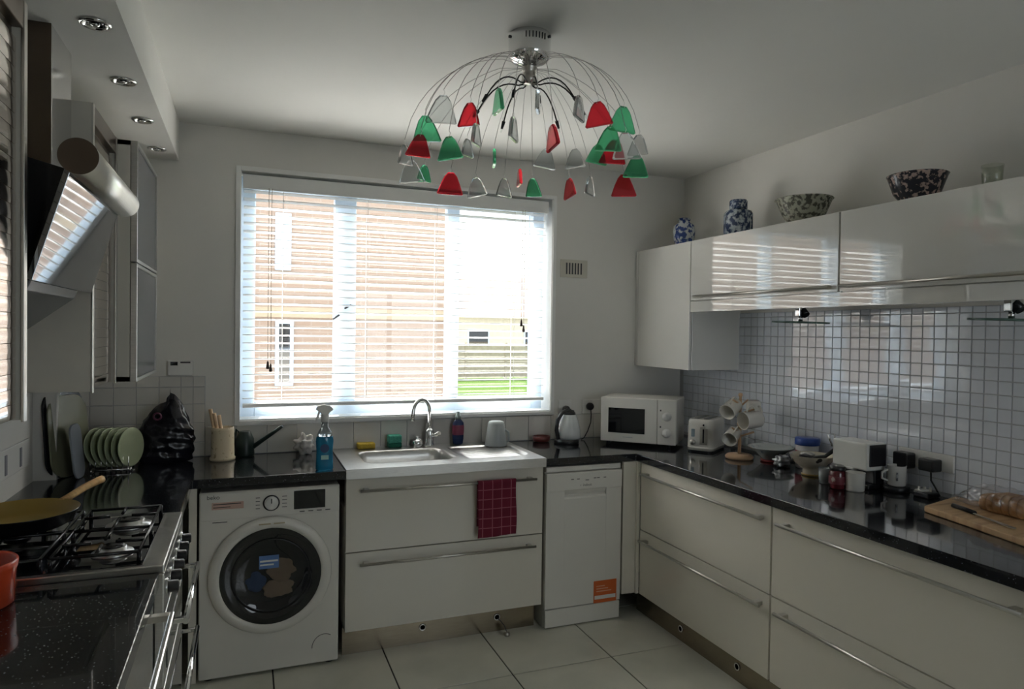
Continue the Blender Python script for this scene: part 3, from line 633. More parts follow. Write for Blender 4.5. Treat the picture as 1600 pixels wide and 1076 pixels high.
# ------------------------------------------------------------ right wall cabinets
KX, KT, KP = 3.077, 2.091, 1.688
tc_ = thing('wall_cabinet', 'tall gloss white wall cabinet in the corner right of the window', 'cabinet', (3.25, -.3, 1.356))
MB().box((KX + .02, -.583, 1.356), (XR, -.004, KT)).build('carcass', GLOSSW, tc_, .001)
MB().box((KX, -.581, 1.357), (KX + .018, -.035, KT)).build('door', GLOSSW, tc_, .0015)
MB().box((KX, -.032, 1.357), (KX + .018, -.005, KT)).build('filler_strip', GLOSSW, tc_, .001)
def flap(y0, y1, label, h0, h1):
    t = thing('flap_wall_cabinet', label, 'cabinet', (3.25, (y0 + y1) / 2, KP))
    MB().box((KX + .02, y0, 1.728), (XR, y1, KT)).build('carcass', GLOSSW, t)
    d = MB().box((KX, y0 + .0025, 1.752), (KX + .018, y1 - .0025, KT)).build('flap_door', GLOSSW, t, .0015)
    handle_y(d, KX - .034, h0, h1, 1.772, 1)
flap(-1.623, -.587, 'gloss white lift-up wall cabinet with the blind mirrored in it', -1.605, -.66)
flap(-2.66, -1.627, 'gloss white lift-up wall cabinet at the right edge of the view', -2.64, -1.66)
tag(MB().box((KX + .003, -2.66, KP), (KX + .022, -.585, 1.748)).build('light_pelmet', GLOSSW, None, .001), 'gloss white strip running below the lift-up wall cabinets', 'pelmet')
def under_light(label, y):
    t = thing('under_cabinet_light', label, 'light', (3.22, y, 1.70), group='glass disc lights under the cabinets')
    MB().box((3.195, y - .022, 1.655), (3.235, y + .006, 1.728)).build('mount', CHROME, t, .003)
    MB().cyl((3.225, y - .035, 1.66), (3.225, y - .005, 1.69), .018, n=18).build('lamp_head', IRON, t)
    MB().cyl((3.215, y - .01, 1.655), (3.215, y - .01, 1.632), .010, n=14).build('stem', CHROME, t)
    MB().lathe([(.004, 0), (.13, -.002), (.131, .002), (.13, .006), (.004, .008)], (3.215, y - .01, 1.624), 40, Matrix.Rotation(R(2), 3, 'X')).build('glass_disc', mat('green_edge_glass', (0.20, 0.34, 0.29), .05, trans=.6), t)
under_light('chrome light with a glass disc under the wall cabinet, nearer the corner', -1.265)
under_light('chrome light with a glass disc under the wall cabinet, at the right edge', -2.235)

# ------------------------------------------------------------ chandelier
cdx, cdy = 1.64, -1.614
cd = thing('chandelier', 'chrome dome chandelier of wires hung with red, green and clear glass drops', 'chandelier', (cdx, cdy, H))
cv = MB().lathe([(.072, 0), (.074, -.012), (.073, -.072), (.068, -.086), (.055, -.094), (.03, -.098), (0, -.099)], (cdx, cdy, H), 48).build('canopy', CHROME, cd)
for k in range(7):
    a = R(-112 - 18 + k * 9 + 8)
    MB().obox((cdx + .0738 * math.cos(a), cdy + .0738 * math.sin(a), H - .026), (.0035, .0035, .020), Matrix.Rotation(a, 3, 'Z')).build('vent_slot', BLACK, cv)
for a in (R(-178), R(-48)): MB().cyl((cdx + .072 * math.cos(a), cdy + .072 * math.sin(a), H - .018), (cdx + .079 * math.cos(a), cdy + .079 * math.sin(a), H - .018), .005, n=10).build('screw', BLACK, cv)
MB().lathe([(.026, -.098), (.028, -.118), (.022, -.122), (.022, -.140), (.026, -.144), (.026, -.168), (0, -.17)], (cdx, cdy, H), 28).build('hub', SATIN, cd)
PIECES = [(-153,.401,'c',1.25),(-160,.432,'g',1.15),(-159,.452,'r',1.0),(-172,.454,'c',.9),(143,.445,'c',1.2),(130,.443,'g',.9),(-136,.429,'r',1.0),(-132,.452,'c',.9),(-143,.457,'g',1.0),(107,.375,'c',1.0),
 (-125,.409,'g',1.0),(-118,.449,'c',.95),(88,.389,'g',1.0),(-109,.413,'c',.9),(-104,.454,'r',1.0),(56,.385,'c',1.15),(39,.391,'c',1.1),(-92,.418,'c',1.0),(-84,.423,'r',1.05),(-69,.418,'g',1.15),
 (-80,.450,'g',1.05),(-73,.452,'c',1.15),(10,.392,'r',1.3),(23,.391,'g',1.1),(-2,.432,'g',1.2),(12,.448,'r',1.25),(-64,.450,'c',.9),(111,.443,'r',1.3),(96,.444,'c',1.15),(80,.442,'c',1.1),(72,.427,'r',1.0),(65,.441,'g',1.1),(45,.443,'r',1.15),(33,.443,'c',1.1)]
GLS = {'r': mat('red_drop_glass', (0.85, 0.03, 0.05), .08, trans=.8, ior=1.25, coat=.5), 'g': mat('green_drop_glass', (0.12, 0.68, 0.34), .08, trans=.8, ior=1.25, coat=.5), 'c': mat('clear_drop_glass', (0.86, 0.90, 0.90), .06, trans=.85, ior=1.3, coat=.5)}
WIRE = mat('steel_wire', (0.38, 0.37, 0.35), .3, 1.0)
ORI = [10, 25, 5, 60, 0, 55, 35, 75, 15, 60, 70, 75, 85, 85, 70, 10, 30, 65, 20, 20, 25, 15, 20, 15, 20, 5, 40, 5, 25, 45, 80, 40, 65, 60]
def domez(r): return 2.10 + .40 * math.sqrt(max(0, 1 - (r / .46) ** 2))
for i, (az, rr, c, sc) in enumerate(PIECES):
    a = R(az); pts = []
    for k in range(13):
        q = k / 12; r_ = .018 + (rr - .018) * (1 - (1 - q) ** 1.25)
        z = domez(r_) if r_ > .1 else 2.478 + (domez(.1) - 2.478) * (r_ / .1)
        pts.append((cdx + r_ * math.cos(a), cdy + r_ * math.sin(a), z))
    w = MB().tube(pts, .0009, 5).build('wire', WIRE, cd)
    e = Vector(pts[-1]); hk = .018
    # facing: in-plane axis of the drop, mostly across the view, turned a little per piece
    ang = R(-21.4 + ORI[i] * (1 if i % 2 else -1)); ux = Vector((math.cos(ang), math.sin(ang), 0)); un = Vector((-math.sin(ang), math.cos(ang), 0)); uz = Vector((0, 0, 1))
    hw, hh, th = .040 * sc, .068 * sc, .006
    rnd = random.Random(i); sk_ = rnd.uniform(-.15, .15)
    pr = [(-.22, 0), (.22, 0), (.48, -.18), (.72, -.5), (1.0, -.95), (.92, -1.0), (-.92, -1.0), (-1.0, -.95), (-.72, -.5), (-.48, -.18)]
    Mx = Matrix.Rotation(sk_, 3, un); b = MB(); n_ = len(pr); vs = []
    top = e + Vector((0, 0, -hk))
    for t_, inset in ((-th, .93), (-th * .5, 1.0), (th * .5, 1.0), (th, .93)):
        for p, q in pr:
            loc = ux * (p * hw * inset) + uz * ((q * inset - (1 - inset) * .5) * hh) + un * t_ * (1 if inset == 1 else 1); vs.append(top + Mx @ loc)
    fs = [tuple(range(n_))[::-1], tuple(range(3 * n_, 4 * n_))]
    for s_ in range(3): fs += [(s_ * n_ + k, s_ * n_ + (k + 1) % n_, (s_ + 1) * n_ + (k + 1) % n_, (s_ + 1) * n_ + k) for k in range(n_)]
    b.add(vs, fs); b.build('glass_drop', GLS[c], w)
    MB().tube([e, e + Vector((0, 0, -.008)) + ux * .004, e + Vector((0, 0, -.018)), e + Vector((0, 0, -.024)) - un * .008], .0011, 5).build('hook', CHROME, w)
for k, (az, L_) in enumerate(((200, .17), (232, .16), (262, .11), (300, .17), (335, .16), (30, .15), (100, .15), (150, .16))):
    a = R(az); pts = [(cdx + .02 * math.cos(a), cdy + .02 * math.sin(a), 2.425)]
    for q in range(1, 10):
        t = q / 9; pts.append((cdx + (.02 + L_ * t) * math.cos(a), cdy + (.02 + L_ * t) * math.sin(a), 2.415 + .03 * math.sin(t * 2.2) - .10 * t ** 2.4))
    ar = MB().tube(pts, .0026, 6).build('lamp_arm', IRON, cd)
    e = Vector(pts[-1]); d = (Vector(pts[-1]) - Vector(pts[-2])).normalized()
    MB().cyl(e, e + d * .028, .007, .0045, n=12).build('lamp_holder', BLACK, ar)
    MB().cyl(e + d * .028, e + d * .042, .0035, .002, n=10).build('capsule_bulb', CLEARG, ar)

# ------------------------------------------------------------ things on the wall
v = thing('wall_vent', 'grubby ivory ventilation grille on the wall right of the window', 'vent', (2.628, -.002, 1.96))
IVORY = mat('ivory_plastic', (0.58, 0.55, 0.47), .5)
MB().box((2.535, -.008, 1.905), (2.722, -.001, 2.015)).build('plate', IVORY, v, .002)
for k in range(6): MB().box((2.572 + k * .020, -.0095, 1.925), (2.582 + k * .020, -.0075, 1.995)).build('slot', DGREY, v)
th_ = thing('thermostat', 'white box with a small display fixed above the left splashback', 'thermostat', (.42, 0, 1.326))
MB().box((.363, -.03, 1.316), (.478, -.001, 1.392)).build('case', PLASTW, th_, .004)
MB().box((.375, -.0315, 1.368), (.408, -.0295, 1.386)).build('display', BLACKG, th_)
MB().box((.42, -.0312, 1.379), (.466, -.0298, 1.387)).build('print', DGREY, th_)
def socket_y(label, x0, x1, z0, z1):
    t = thing('wall_socket', label, 'socket', ((x0 + x1) / 2, 0, z0))
    MB().box((x0, -.013, z0), (x1, -.005, z1)).build('plate', PLASTW, t, .003)
    xm = (x0 + x1) / 2
    MB().box((xm - .006, -.0145, z1 - .02), (xm + .006, -.0125, z1 - .008)).build('switch', PLASTW, t, .001)
    return t
s1 = socket_y('single white wall socket above the kettle', 2.535, 2.622, 1.056, 1.143)
s2 = socket_y('white wall socket left of the microwave with a black plug in it', 2.70, 2.845, 1.054, 1.143)
def plug_y(label, x, z, pts):
    t = thing('plug', label, 'plug', (x, -.013, z))
    MB().lathe([(.021, 0), (.024, .006), (.024, .022), (.018, .034), (0, .036)], (x, -.014, z), 20, FY).build('plug_body', BLACK, t)
    MB().tube(pts, .0032, 8).build('cable', BLACK, t)
plug_y('round black plug with a cable hanging beside the microwave', 2.745, 1.100, [(2.745, -.035, 1.095), (2.748, -.04, 1.05), (2.742, -.045, 1.0), (2.72, -.05, .95), (2.69, -.06, .91), (2.66, -.08, .9045)])
plug_y('small black plug in the socket above the kettle', 2.579, 1.085, [(2.579, -.035, 1.078), (2.585, -.042, 1.03), (2.592, -.03, .97), (2.60, -.03, .9045)])
s3 = thing('wall_socket', 'white double socket on the mosaic tiles behind the black plugs', 'socket', (XR, -1.78, 1.0))
MB().box((XR - .018, -1.905, 1.005), (XR - .007, -1.655, 1.078)).build('plate', PLASTW, s3, .003)
MB().box((XR - .021, -1.78, 1.052), (XR - .017, -1.768, 1.07)).build('switch', PLASTW, s3)
def plug_x(label, y, z, pts, hz):
    t = thing('plug', label, 'plug', (XR - .018, y, z))
    MB().box((XR - .075, y - .036, z - hz), (XR - .019, y + .036, z + hz)).build('plug_body', BLACK, t, .008, seg=3)
    MB().tube(pts, .0035, 8).build('cable', BLACK, t)
plug_x('black block plug on the tiles nearer the coffee machine', -1.705, 1.03, [(XR - .04, -1.705, 1.0), (XR - .045, -1.70, .96), (XR - .05, -1.685, .93), (XR - .06, -1.64, .905)], .034)
plug_x('black block plug on the tiles nearer the chopping board', -1.825, 1.03, [(XR - .04, -1.825, 1.0), (XR - .042, -1.828, .965), (XR - .045, -1.85, .94), (XR - .03, -1.86, .905)], .026)
s4 = thing('wall_socket', 'white double wall socket low on the left wall above the cooker worktop', 'socket', (XL, -.72, .96))
MB().box((XL, -.92, .985), (XL + .010, -.50, 1.095)).build('plate', PLASTW, s4, .003)
for y in (-.62, -.80):
    MB().box((XL + .009, y - .012, 1.0), (XL + .0125, y + .012, 1.075)).build('switch', mat('grey_switch', (.25, .25, .28), .5), s4, .001)

# ------------------------------------------------------------ things on the back worktop
CREAMC = mat2('cream_stoneware_brown_print', (0.62, 0.52, 0.36), (0.30, 0.22, 0.12), 40, .60, .68, .35)
up = thing('utensil_pot', 'cream stoneware utensil jar with wooden handles sticking out', 'jar', (.622, -.14, ZC))
MB().lathe([(.055, 0), (.060, .004), (.060, .014), (.054, .02), (.053, .15), (.051, .165), (.047, .165), (.047, .02), (0, .02)], (.622, -.14, ZC), 36).build('jar', CREAMC, up)
WOODU = mat('pale_wooden_utensil', (0.60, 0.42, 0.26), .6, var=.15, vscale=15)
for lx, ly, tx, ty, L_ in ((-.02, .0, -.058, .01, .255), (-.005, .01, -.04, .0, .235), (.01, -.01, -.018, -.005, .225)):
    MB().cyl((.622 + lx, -.14 + ly, ZC + .03), (.622 + tx, -.14 + ty, ZC + L_), .007, .009, n=10).build('utensil_handle', WOODU, up)
DG = mat('dark_green_plastic', (0.015, 0.028, 0.024), .35)
wc = thing('watering_can', 'small dark green watering can with a long spout behind the utensil jar', 'watering can', (.73, -.06, ZC))
MB().lathe([(.045, 0), (.048, .01), (.044, .09), (.028, .125), (.024, .13)], (.725, -.065, ZC), 28).build('can_body', DG, wc)
MB().tube([(.755, -.07, ZC + .04), (.80, -.085, ZC + .075), (.86, -.10, ZC + .12), (.905, -.115, ZC + .155)], .013, 10, .008).build('spout', DG, wc)
MB().tube([(.70, -.06, ZC + .12), (.685, -.06, ZC + .14), (.675, -.06, ZC + .10), (.685, -.06, ZC + .03)], .006, 8).build('handle', DG, wc)
tag(MB().blob((1.02, -.09, ZC + .054), (.045, .035, .046), 12, .28, 18, 4).build('crumpled_wrapper', mat('crumpled_white_film', (0.62, 0.58, 0.54), .3, var=.15, vscale=30)), 'crumpled white plastic wrapper behind the spray bottle', 'wrapper')
sp = thing('spray_bottle', 'clear blue trigger spray bottle standing by the sink', 'bottle', (1.075, -.53, ZC))
BLUEL = mat('blue_cleaner_liquid', (0.03, 0.30, 0.52), .08, trans=.35, var=.1); CLRP = mat('clear_bottle_plastic', (0.80, 0.86, 0.88), .12, trans=.7)
MB().lathe([(.030, 0), (.034, .004), (.033, .03), (.031, .07), (.034, .11), (.032, .125), (.030, .13)], (1.075, -.53, ZC), 28, squash=.6).build('bottle_liquid', BLUEL, sp)
MB().lathe([(.030, .13), (.026, .145), (.014, .165), (.012, .19)], (1.075, -.53, ZC), 28, squash=.8).build('bottle_neck', CLRP, sp)
MB().cyl((1.08, -.53, ZC + .12), (1.08, -.53, ZC + .19), .003, n=8).build('dip_tube', PLASTW, sp)
MB().cyl((1.075, -.53, ZC + .185), (1.075, -.53, ZC + .212), .016, n=20).build('collar', PLASTW, sp)
MB().prism([(1.040, .232), (1.047, .246), (1.070, .252), (1.095, .246), (1.108, .232), (1.094, .222), (1.085, .210), (1.065, .210), (1.055, .224)], 'y', -.543, -.517).build('spray_head', PLASTW, sp, .004)
MB().prism([(1.050, .226), (1.057, .226), (1.052, .205), (1.040, .188), (1.036, .190), (1.045, .208)], 'y', -.537, -.523).build('trigger', PLASTW, sp, .002)
for o in sp.children:
    if o.name.startswith(('spray_head', 'trigger')): o.location.z += ZC
MB().lathe([(0, .0), (.017, .0)], (1.073, -.5515, ZC + .085), 24, FY, open=True).build('round_label', mat('navy_label', (0.02, 0.06, 0.16), .4), sp)
MB().box((1.06, -.5512, ZC + .042), (1.088, -.549, ZC + .058)).build('label_print', mat('pale_green_print', (.35, .62, .55), .5), sp)
sp.scale = (1.2, 1.2, 1.22)
SPY = mat('yellow_sponge', (0.62, 0.44, 0.06), .95, var=.15, vscale=60, bump=.5, bscale=150); SPG = mat('green_sponge', (0.10, 0.45, 0.33), .95, var=.15, vscale=60, bump=.5, bscale=150); SPGD = mat('dark_green_scourer', (0.02, 0.16, 0.10), .95)
g = thing('sponge', 'yellow sponge lying on the sink ledge', 'sponge', (1.345, -.045, .907)); MB().box((1.30, -.075, .907), (1.395, -.015, .938)).build('foam', SPY, g, .006)
g = thing('sponge', 'green sponge with dark scourer on the sink ledge', 'sponge', (1.505, -.045, .907)); MB().box((1.468, -.075, .932), (1.542, -.015, .975)).build('foam', SPG, g, .006); MB().box((1.468, -.075, .907), (1.542, -.015, .932)).build('scourer', SPGD, g, .004)
ws = thing('soap_bottle', 'dark blue washing-up liquid bottle with red label behind the drainer', 'bottle', (1.875, -.05, .906))
MB().lathe([(.022, 0), (.030, .004), (.033, .03), (.035, .09), (.033, .125), (.020, .142), (.014, .146)], (1.875, -.05, .906), 28, squash=.6).build('bottle', mat('navy_bottle', (0.015, 0.03, 0.10), .15), ws)
MB().lathe([(.016, .146), (.017, .165), (.012, .17), (.009, .188), (0, .19)], (1.875, -.05, .906), 20).build('cap', mat('grey_green_cap', (.30, .38, .38), .4), ws)
MB().lathe([(.0335, .055), (.0356, .075), (.0358, .098), (.0345, .112)], (1.875, -.05, .906), 28, squash=.62, open=True).build('label', mat('red_violet_label', (0.22, 0.04, 0.08), .4), ws)
jg = thing('plastic_jug', 'upturned frosted plastic jug draining beside the sink', 'jug', (2.08, -.13, .90))
FROST = mat('frosted_plastic', (0.66, 0.70, 0.70), .3, trans=.3)
MB().lathe([(.064, 0), (.064, .004), (.058, .05), (.048, .125), (.042, .138), (.03, .142), (0, .143)], (2.08, -.13, .903), 32).build('jug_body', FROST, jg)
MB().tube([(2.125, -.14, .915), (2.152, -.15, .93), (2.15, -.15, .98), (2.122, -.14, 1.0)], .006, 8).build('jug_handle', FROST, jg)
ds = tag(MB().lathe([(.035, 0), (.05, .006), (.054, .034), (.05, .036), (.046, .010), (0, .008)], (2.395, -.07, ZC), 32).build('small_dish', mat('terracotta_glaze', (.13, .03, .025), .3)), 'small dark red dish at the end of the drainer', 'dish')
kt = thing('kettle', 'white kettle with black handle and base left of the microwave', 'kettle', (2.52, -.16, ZC))
MB().lathe([(.072, 0), (.075, .008), (.073, .022), (.066, .028)], (2.52, -.16, ZC), 32).build('base', BLACK, kt)
MB().lathe([(.066, .028), (.070, .04), (.068, .08), (.055, .135), (.043, .168), (.036, .175)], (2.535, -.16, ZC), 32).build('kettle_body', mat('pale_kettle_white', (.66, .68, .68), .2), kt)
MB().lathe([(.040, .170), (.036, .185), (.018, .192), (.010, .205), (0, .207)], (2.535, -.16, ZC), 28).build('lid', BLACK, kt)
MB().tube([(2.56, -.165, ZC + .185), (2.52, -.165, ZC + .196), (2.485, -.168, ZC + .185), (2.455, -.17, ZC + .14), (2.448, -.17, ZC + .08), (2.462, -.168, ZC + .03)], .012, 10).build('handle', BLACK, kt)
MB().cyl((2.50, -.162, ZC + .03), (2.507, -.162, ZC + .15), .012, .010, n=10).build('water_gauge', BLACK, kt)

# ---- microwave (turned into the corner)
mw = thing('microwave', 'white microwave oven with two dials turned across the corner', 'microwave', (2.70, -.246, ZC), R(-44))
MWW, MWD = .445, .305; z0, z1 = .022, .283
MB().box((0, .015, z0), (MWW, MWD, z1)).build('case', APPW, mw, .006, local=True, seg=3)
MB().box((.002, 0, z0), (.335, .015, z1)).build('door', APPW, mw, .004, local=True)
MB().box((.338, 0, z0), (MWW - .001, .015, z1)).build('control_panel', APPW, mw, .004, local=True)
MB().box((.048, -.0015, .075), (.265, .002, .222)).build('door_window', BLACKG, mw, .001, local=True)
for z in (.185, .090):
    kb = MB().lathe([(.026, 0), (.026, .006), (.019, .010), (.018, .020), (0, .021)], (.392, 0, z), 28, FY).build('dial', PLASTW, mw, local=True)
    MB().box((.388, -.026, z - .018), (.396, -.018, z + .018)).build('dial_grip', PLASTW, kb, .002, local=True)
    MB().box((.352, -.0006, z + .03), (.36, .0005, z + .04)).build('print_mark', DGREY, mw, local=True)
MB().box((.135, -.0006, .049), (.195, .0005, .054)).build('brand_print', mat('pale_grey_print', (.45, .45, .45), .5), mw, local=True)
for x in (.04, .40):
    for y in (.04, .26): MB().cyl((x, y, 0), (x, y, z0 + .002), .012, n=10).build('foot', BLACK, mw, local=True)

# ---- toaster
ts = thing('toaster', 'white two-slot toaster with a side lever beside the microwave', 'toaster', (3.20, -.595, ZC), R(-56))
tw, tl, thh = .15, .25, .185
TOA = mat('toaster_cream', (.68, .66, .61), .25)
def rr(w, h, r, n=5):
    out = []
    for cx_, cy_, a0 in ((w / 2 - r, h / 2 - r, 0), (-w / 2 + r, h / 2 - r, 90), (-w / 2 + r, -h / 2 + r, 180), (w / 2 - r, -h / 2 + r, 270)):
        for k in range(n + 1): a = R(a0 + 90 * k / n); out.append((cx_ + r * math.cos(a), cy_ + r * math.sin(a)))
    return out
b = MB(); secs = [(.010, 1.0), (.03, 1.0), (thh - .03, .97), (thh - .012, .95), (thh - .003, .90), (thh, .84)]
base = rr(tw, tl, .035); n_ = len(base); vs = [(x * s_, y * (1 - (1 - s_) * .6), z) for z, s_ in secs for x, y in base]
b.add(vs, [(j * n_ + i, j * n_ + (i + 1) % n_, (j + 1) * n_ + (i + 1) % n_, (j + 1) * n_ + i) for j in range(len(secs) - 1) for i in range(n_)], True)
b.add(vs[:n_], [tuple(range(n_))[::-1]]); b.add(vs[-n_:], [tuple(range(n_))]); b.build('toaster_body', TOA, ts, local=True)
MB().prism([(x * .97, y * .97) for x, y in base], 'z', 0, .0105).build('toaster_base', BLACK, ts, local=True)
MB().prism([(x * 1.01, y * 1.01) for x, y in base], 'z', .018, .030, True).build('base_band', TOA, ts, local=True)
for x in (-.026, .026): MB().box((x - .013, -.085, thh - .002), (x + .013, .085, thh + .002)).build('bread_slot', BLACK, ts, local=True)
MB().box((.004, -tl / 2 - .003, .045), (.05, -tl / 2 + .004, .135)).build('lever_plate', SATIN, ts, .002, local=True)
MB().box((.022, -tl / 2 - .005, .055), (.030, -tl / 2, .16)).build('lever_slot', BLACK, ts, local=True)
MB().box((.012, -tl / 2 - .026, .135), (.040, -tl / 2 - .003, .15)).build('lever', SATIN, ts, .003, local=True)
MB().lathe([(.016, 0), (.016, .008), (.012, .014), (0, .015)], (-.035, -tl / 2 + .002, .055), 20, FY).build('browning_dial', SATIN, ts, local=True)
MB().box((-.045, -tl / 2 - .002, .085), (-.025, -tl / 2 + .004, .13)).build('button_strip', mat('grey_blue_button', (.25, .32, .36), .4), ts, .003, local=True)

# ---- mug tree and mugs
mt = thing('mug_tree', 'pale wooden mug tree with a round base right of the toaster', 'mug tree', (3.19, -.89, ZC))
WOODP = mat('pale_beech', (0.55, 0.36, 0.22), .5, var=.1, vscale=10)
MB().lathe([(.065, 0), (.072, .006), (.072, .016), (.064, .024), (.02, .028), (0, .028)], (3.19, -.89, ZC), 36).build('base', WOODP, mt)
MB().cyl((3.19, -.89, ZC + .02), (3.19, -.89, ZC + .335), .009, .007, n=14).build('post', WOODP, mt)
MB().lathe([(.009, 0), (.012, .008), (.009, .018), (0, .02)], (3.19, -.89, ZC + .333), 14).build('finial', WOODP, mt)
MUGW = mat('white_mug_glaze', (.72, .69, .62), .15)
def mug(label, c, d, sc=1.0, g='mugs hanging on the mug tree', m=MUGW):
    """mug with its mouth opening along d"""
    c = Vector(c); d = Vector(d).normalized(); t = thing('mug', label, 'mug', c, group=g)
    q = Vector((0, 0, 1)).rotation_difference(d).to_matrix()
    MB().lathe([(.0, -.045 * sc), (.030 * sc, -.045 * sc), (.036 * sc, -.038 * sc), (.039 * sc, .045 * sc), (.0405 * sc, .047 * sc), (.037 * sc, .047 * sc), (.035 * sc, -.034 * sc), (0, -.036 * sc)], c, 28, q).build('cup', m, t)
    hp = [q @ Vector((.036 * sc + .026 * sc * math.sin(a), 0, .024 * sc * math.cos(a))) + c for a in [math.pi * k / 8 for k in range(9)]]
    MB().tube(hp, .0045 * sc, 8).build('handle', m, t)
    return t
for nm, az, z in (('a', 200, .29), ('b', 320, .24), ('c', 20, .28), ('d', 200, .14), ('e', 60, .15), ('f', 300, .12)):
    a = R(az); MB().cyl((3.19, -.89, ZC + z), (3.19 + .075 * math.cos(a), -.89 + .075 * math.sin(a), ZC + z + .03), .005, n=8).build('peg', WOODP, mt)
mug('white mug hanging top left on the mug tree', (3.145, -.875, ZC + .272), (-.8, -.3, -.4), 1.1)
mug('white mug hanging in front on the mug tree, mouth to the left', (3.212, -.955, ZC + .215), (-1, .02, -.08), 1.2)
mug('white mug hanging behind the mug tree post', (3.298, -.868, ZC + .258), (.1, .1, -1), 1.05)
mug('white mug hanging low on the left of the mug tree', (3.145, -.885, ZC + .125), (-.75, -.45, -.35), 1.0)

# ---- bowls, tin, jar, coffee machine on the right worktop
BOWLW = mat2('pale_blue_white_glaze', (.60, .63, .62), (.28, .34, .40), 25, .60, .7, .2)
tag(MB().lathe([(.04, 0), (.045, .006), (.085, .045), (.115, .062), (.118, .066), (.112, .066), (.08, .050), (.035, .012), (0, .010)], (3.30, -1.00, ZC + .012), 40).build('serving_bowl', BOWLW), 'wide white shallow bowl right of the mug tree', 'bowl')
tag(MB().lathe([(.045, 0), (.05, .004), (.05, .010), (0, .0115)], (3.30, -1.00, ZC), 28).build('coaster', mat('red_coaster', (.20, .03, .03), .5)), 'dark red coaster under the shallow white bowl', 'coaster')
ci = tag(MB().blob((3.255, -1.135, ZC + .028), (.045, .032, .03), 22, .22, 16, 4).build('foil_packet', mat('silver_foil', (.45, .46, .48), .3, .7, var=.3, vscale=40)), 'crumpled silver packet in front of the tub with a blue lid', 'packet')
tn = thing('plastic_tub', 'round tub with a blue lid and red label behind the footed bowl', 'tub', (3.36, -1.19, ZC))
MB().lathe([(.052, 0), (.055, .004), (.055, .115)], (3.36, -1.19, ZC), 32).build('tub', mat('white_red_tub', (.60, .58, .58), .3), tn)
MB().lathe([(.0555, .03), (.0558, .032), (.0558, .085), (.0555, .087)], (3.36, -1.19, ZC), 32, open=True).build('label', mat2('red_black_label', (.30, .03, .05), (.02, .02, .03), 12, .45, .55, .4), tn)
MB().lathe([(.058, .115), (.059, .12), (.059, .147), (.055, .151), (0, .152)], (3.36, -1.19, ZC), 32).build('lid', mat('blue_lid', (.02, .06, .28), .3), tn)
fb = thing('footed_bowl', 'cream footed bowl with dark flower spots holding kitchen odds and ends', 'bowl', (3.235, -1.345, ZC))
FBM = mat2('cream_bowl_brown_flowers', (.05, .04, .035), (.56, .50, .40), 22, .22, .28, .25, tex='voronoi')
MB().lathe([(.042, 0), (.044, .01), (.038, .03), (.06, .045), (.088, .07), (.100, .095), (.102, .098), (.096, .097), (.082, .074), (.04, .042), (0, .04)], (3.235, -1.345, ZC), 40).build('bowl', FBM, fb)
MB().lathe([(.043, .001), (.0455, .003), (.0455, .009), (.042, .012)], (3.235, -1.345, ZC), 32, open=True).build('foot_band', mat('ochre_band', (.42, .28, .08), .4), fb)
sp_ = thing('ladle', 'black ladle handle leaning out of the footed bowl', 'utensil', (3.25, -1.36, ZC + .08))
MB().tube([(3.215, -1.36, ZC + .088), (3.25, -1.41, ZC + .10), (3.285, -1.445, ZC + .145)], .007, 8, .010).build('ladle_handle', BLACK, sp_)
MB().blob((3.205, -1.335, ZC + .088), (.03, .03, .012), 2, .05).build('ladle_head', BLACK, sp_)
tag(MB().blob((3.24, -1.31, ZC + .092), (.032, .03, .012), 9, .2).build('garlic_bulb', mat('garlic_white', (.55, .53, .5), .6)), 'pale garlic bulb lying in the footed bowl', 'garlic')
bg2 = thing('glass_tumbler', 'small clear tumbler between footed bowl and dark red jar', 'glass', (3.155, -1.50, ZC))
MB().lathe([(.022, 0), (.024, .004), (.028, .07), (.0265, .07), (.022, .008), (0, .008)], (3.155, -1.50, ZC), 24).build('tumbler', CLRP, bg2)
jr = thing('sauce_jar', 'dark red glass jar with a black lid in front of the coffee machine', 'jar', (3.125, -1.598, ZC))
MB().lathe([(.030, 0), (.034, .006), (.034, .07), (.029, .082)], (3.125, -1.598, ZC), 28).build('jar_body', mat('dark_red_preserve', (.10, .015, .02), .1, coat=.5), jr)
MB().lathe([(.031, .080), (.032, .083), (.032, .096), (.029, .098), (0, .098)], (3.125, -1.598, ZC), 28).build('lid', BLACK, jr)
MB().lathe([(.0345, .022), (.0348, .023), (.0348, .055), (.0345, .056)], (3.125, -1.598, ZC), 28, open=True).build('label', mat2('dark_jar_label', (.16, .03, .04), (.40, .34, .32), 30, .55, .62, .5), jr)
cm = thing('coffee_machine', 'white coffee machine with black side standing against the tiles', 'coffee machine', (3.30, -1.60, ZC))
CMW = mat('machine_white', (.70, .70, .66), .2)
MB().box((3.215, -1.668, ZC + .08), (3.325, -1.482, ZC + .20)).build('housing', CMW, cm, .008, seg=3)
MB().box((3.228, -1.6735, ZC + .10), (3.323, -1.668, ZC + .194)).build('side_panel', BLACK, cm, .003)
MB().box((3.265, -1.665, ZC + .02), (3.325, -1.485, ZC + .085)).build('column', BLACK, cm, .006)
MB().box((3.225, -1.668, ZC), (3.325, -1.482, ZC + .022)).build('drip_tray', BLACK, cm, .006)
MB().box((3.213, -1.60, ZC + .075), (3.255, -1.55, ZC + .087)).build('coffee_spout', CMW, cm, .003)
MB().tube([(3.22, -1.478, ZC + .16), (3.20, -1.47, ZC + .212), (3.24, -1.468, ZC + .216), (3.255, -1.47, ZC + .15)], .004, 8).build('lever_loop', CHROME, cm)
tag(MB().lathe([(.034, 0), (.037, .006), (.039, .078), (.0395, .08), (.036, .08), (.034, .008), (0, .008)], (3.165, -1.655, ZC), 32).build('beaker', mat('white_beaker_glaze', (.70, .68, .62), .2)), 'plain white handleless beaker in front of the coffee machine', 'beaker')
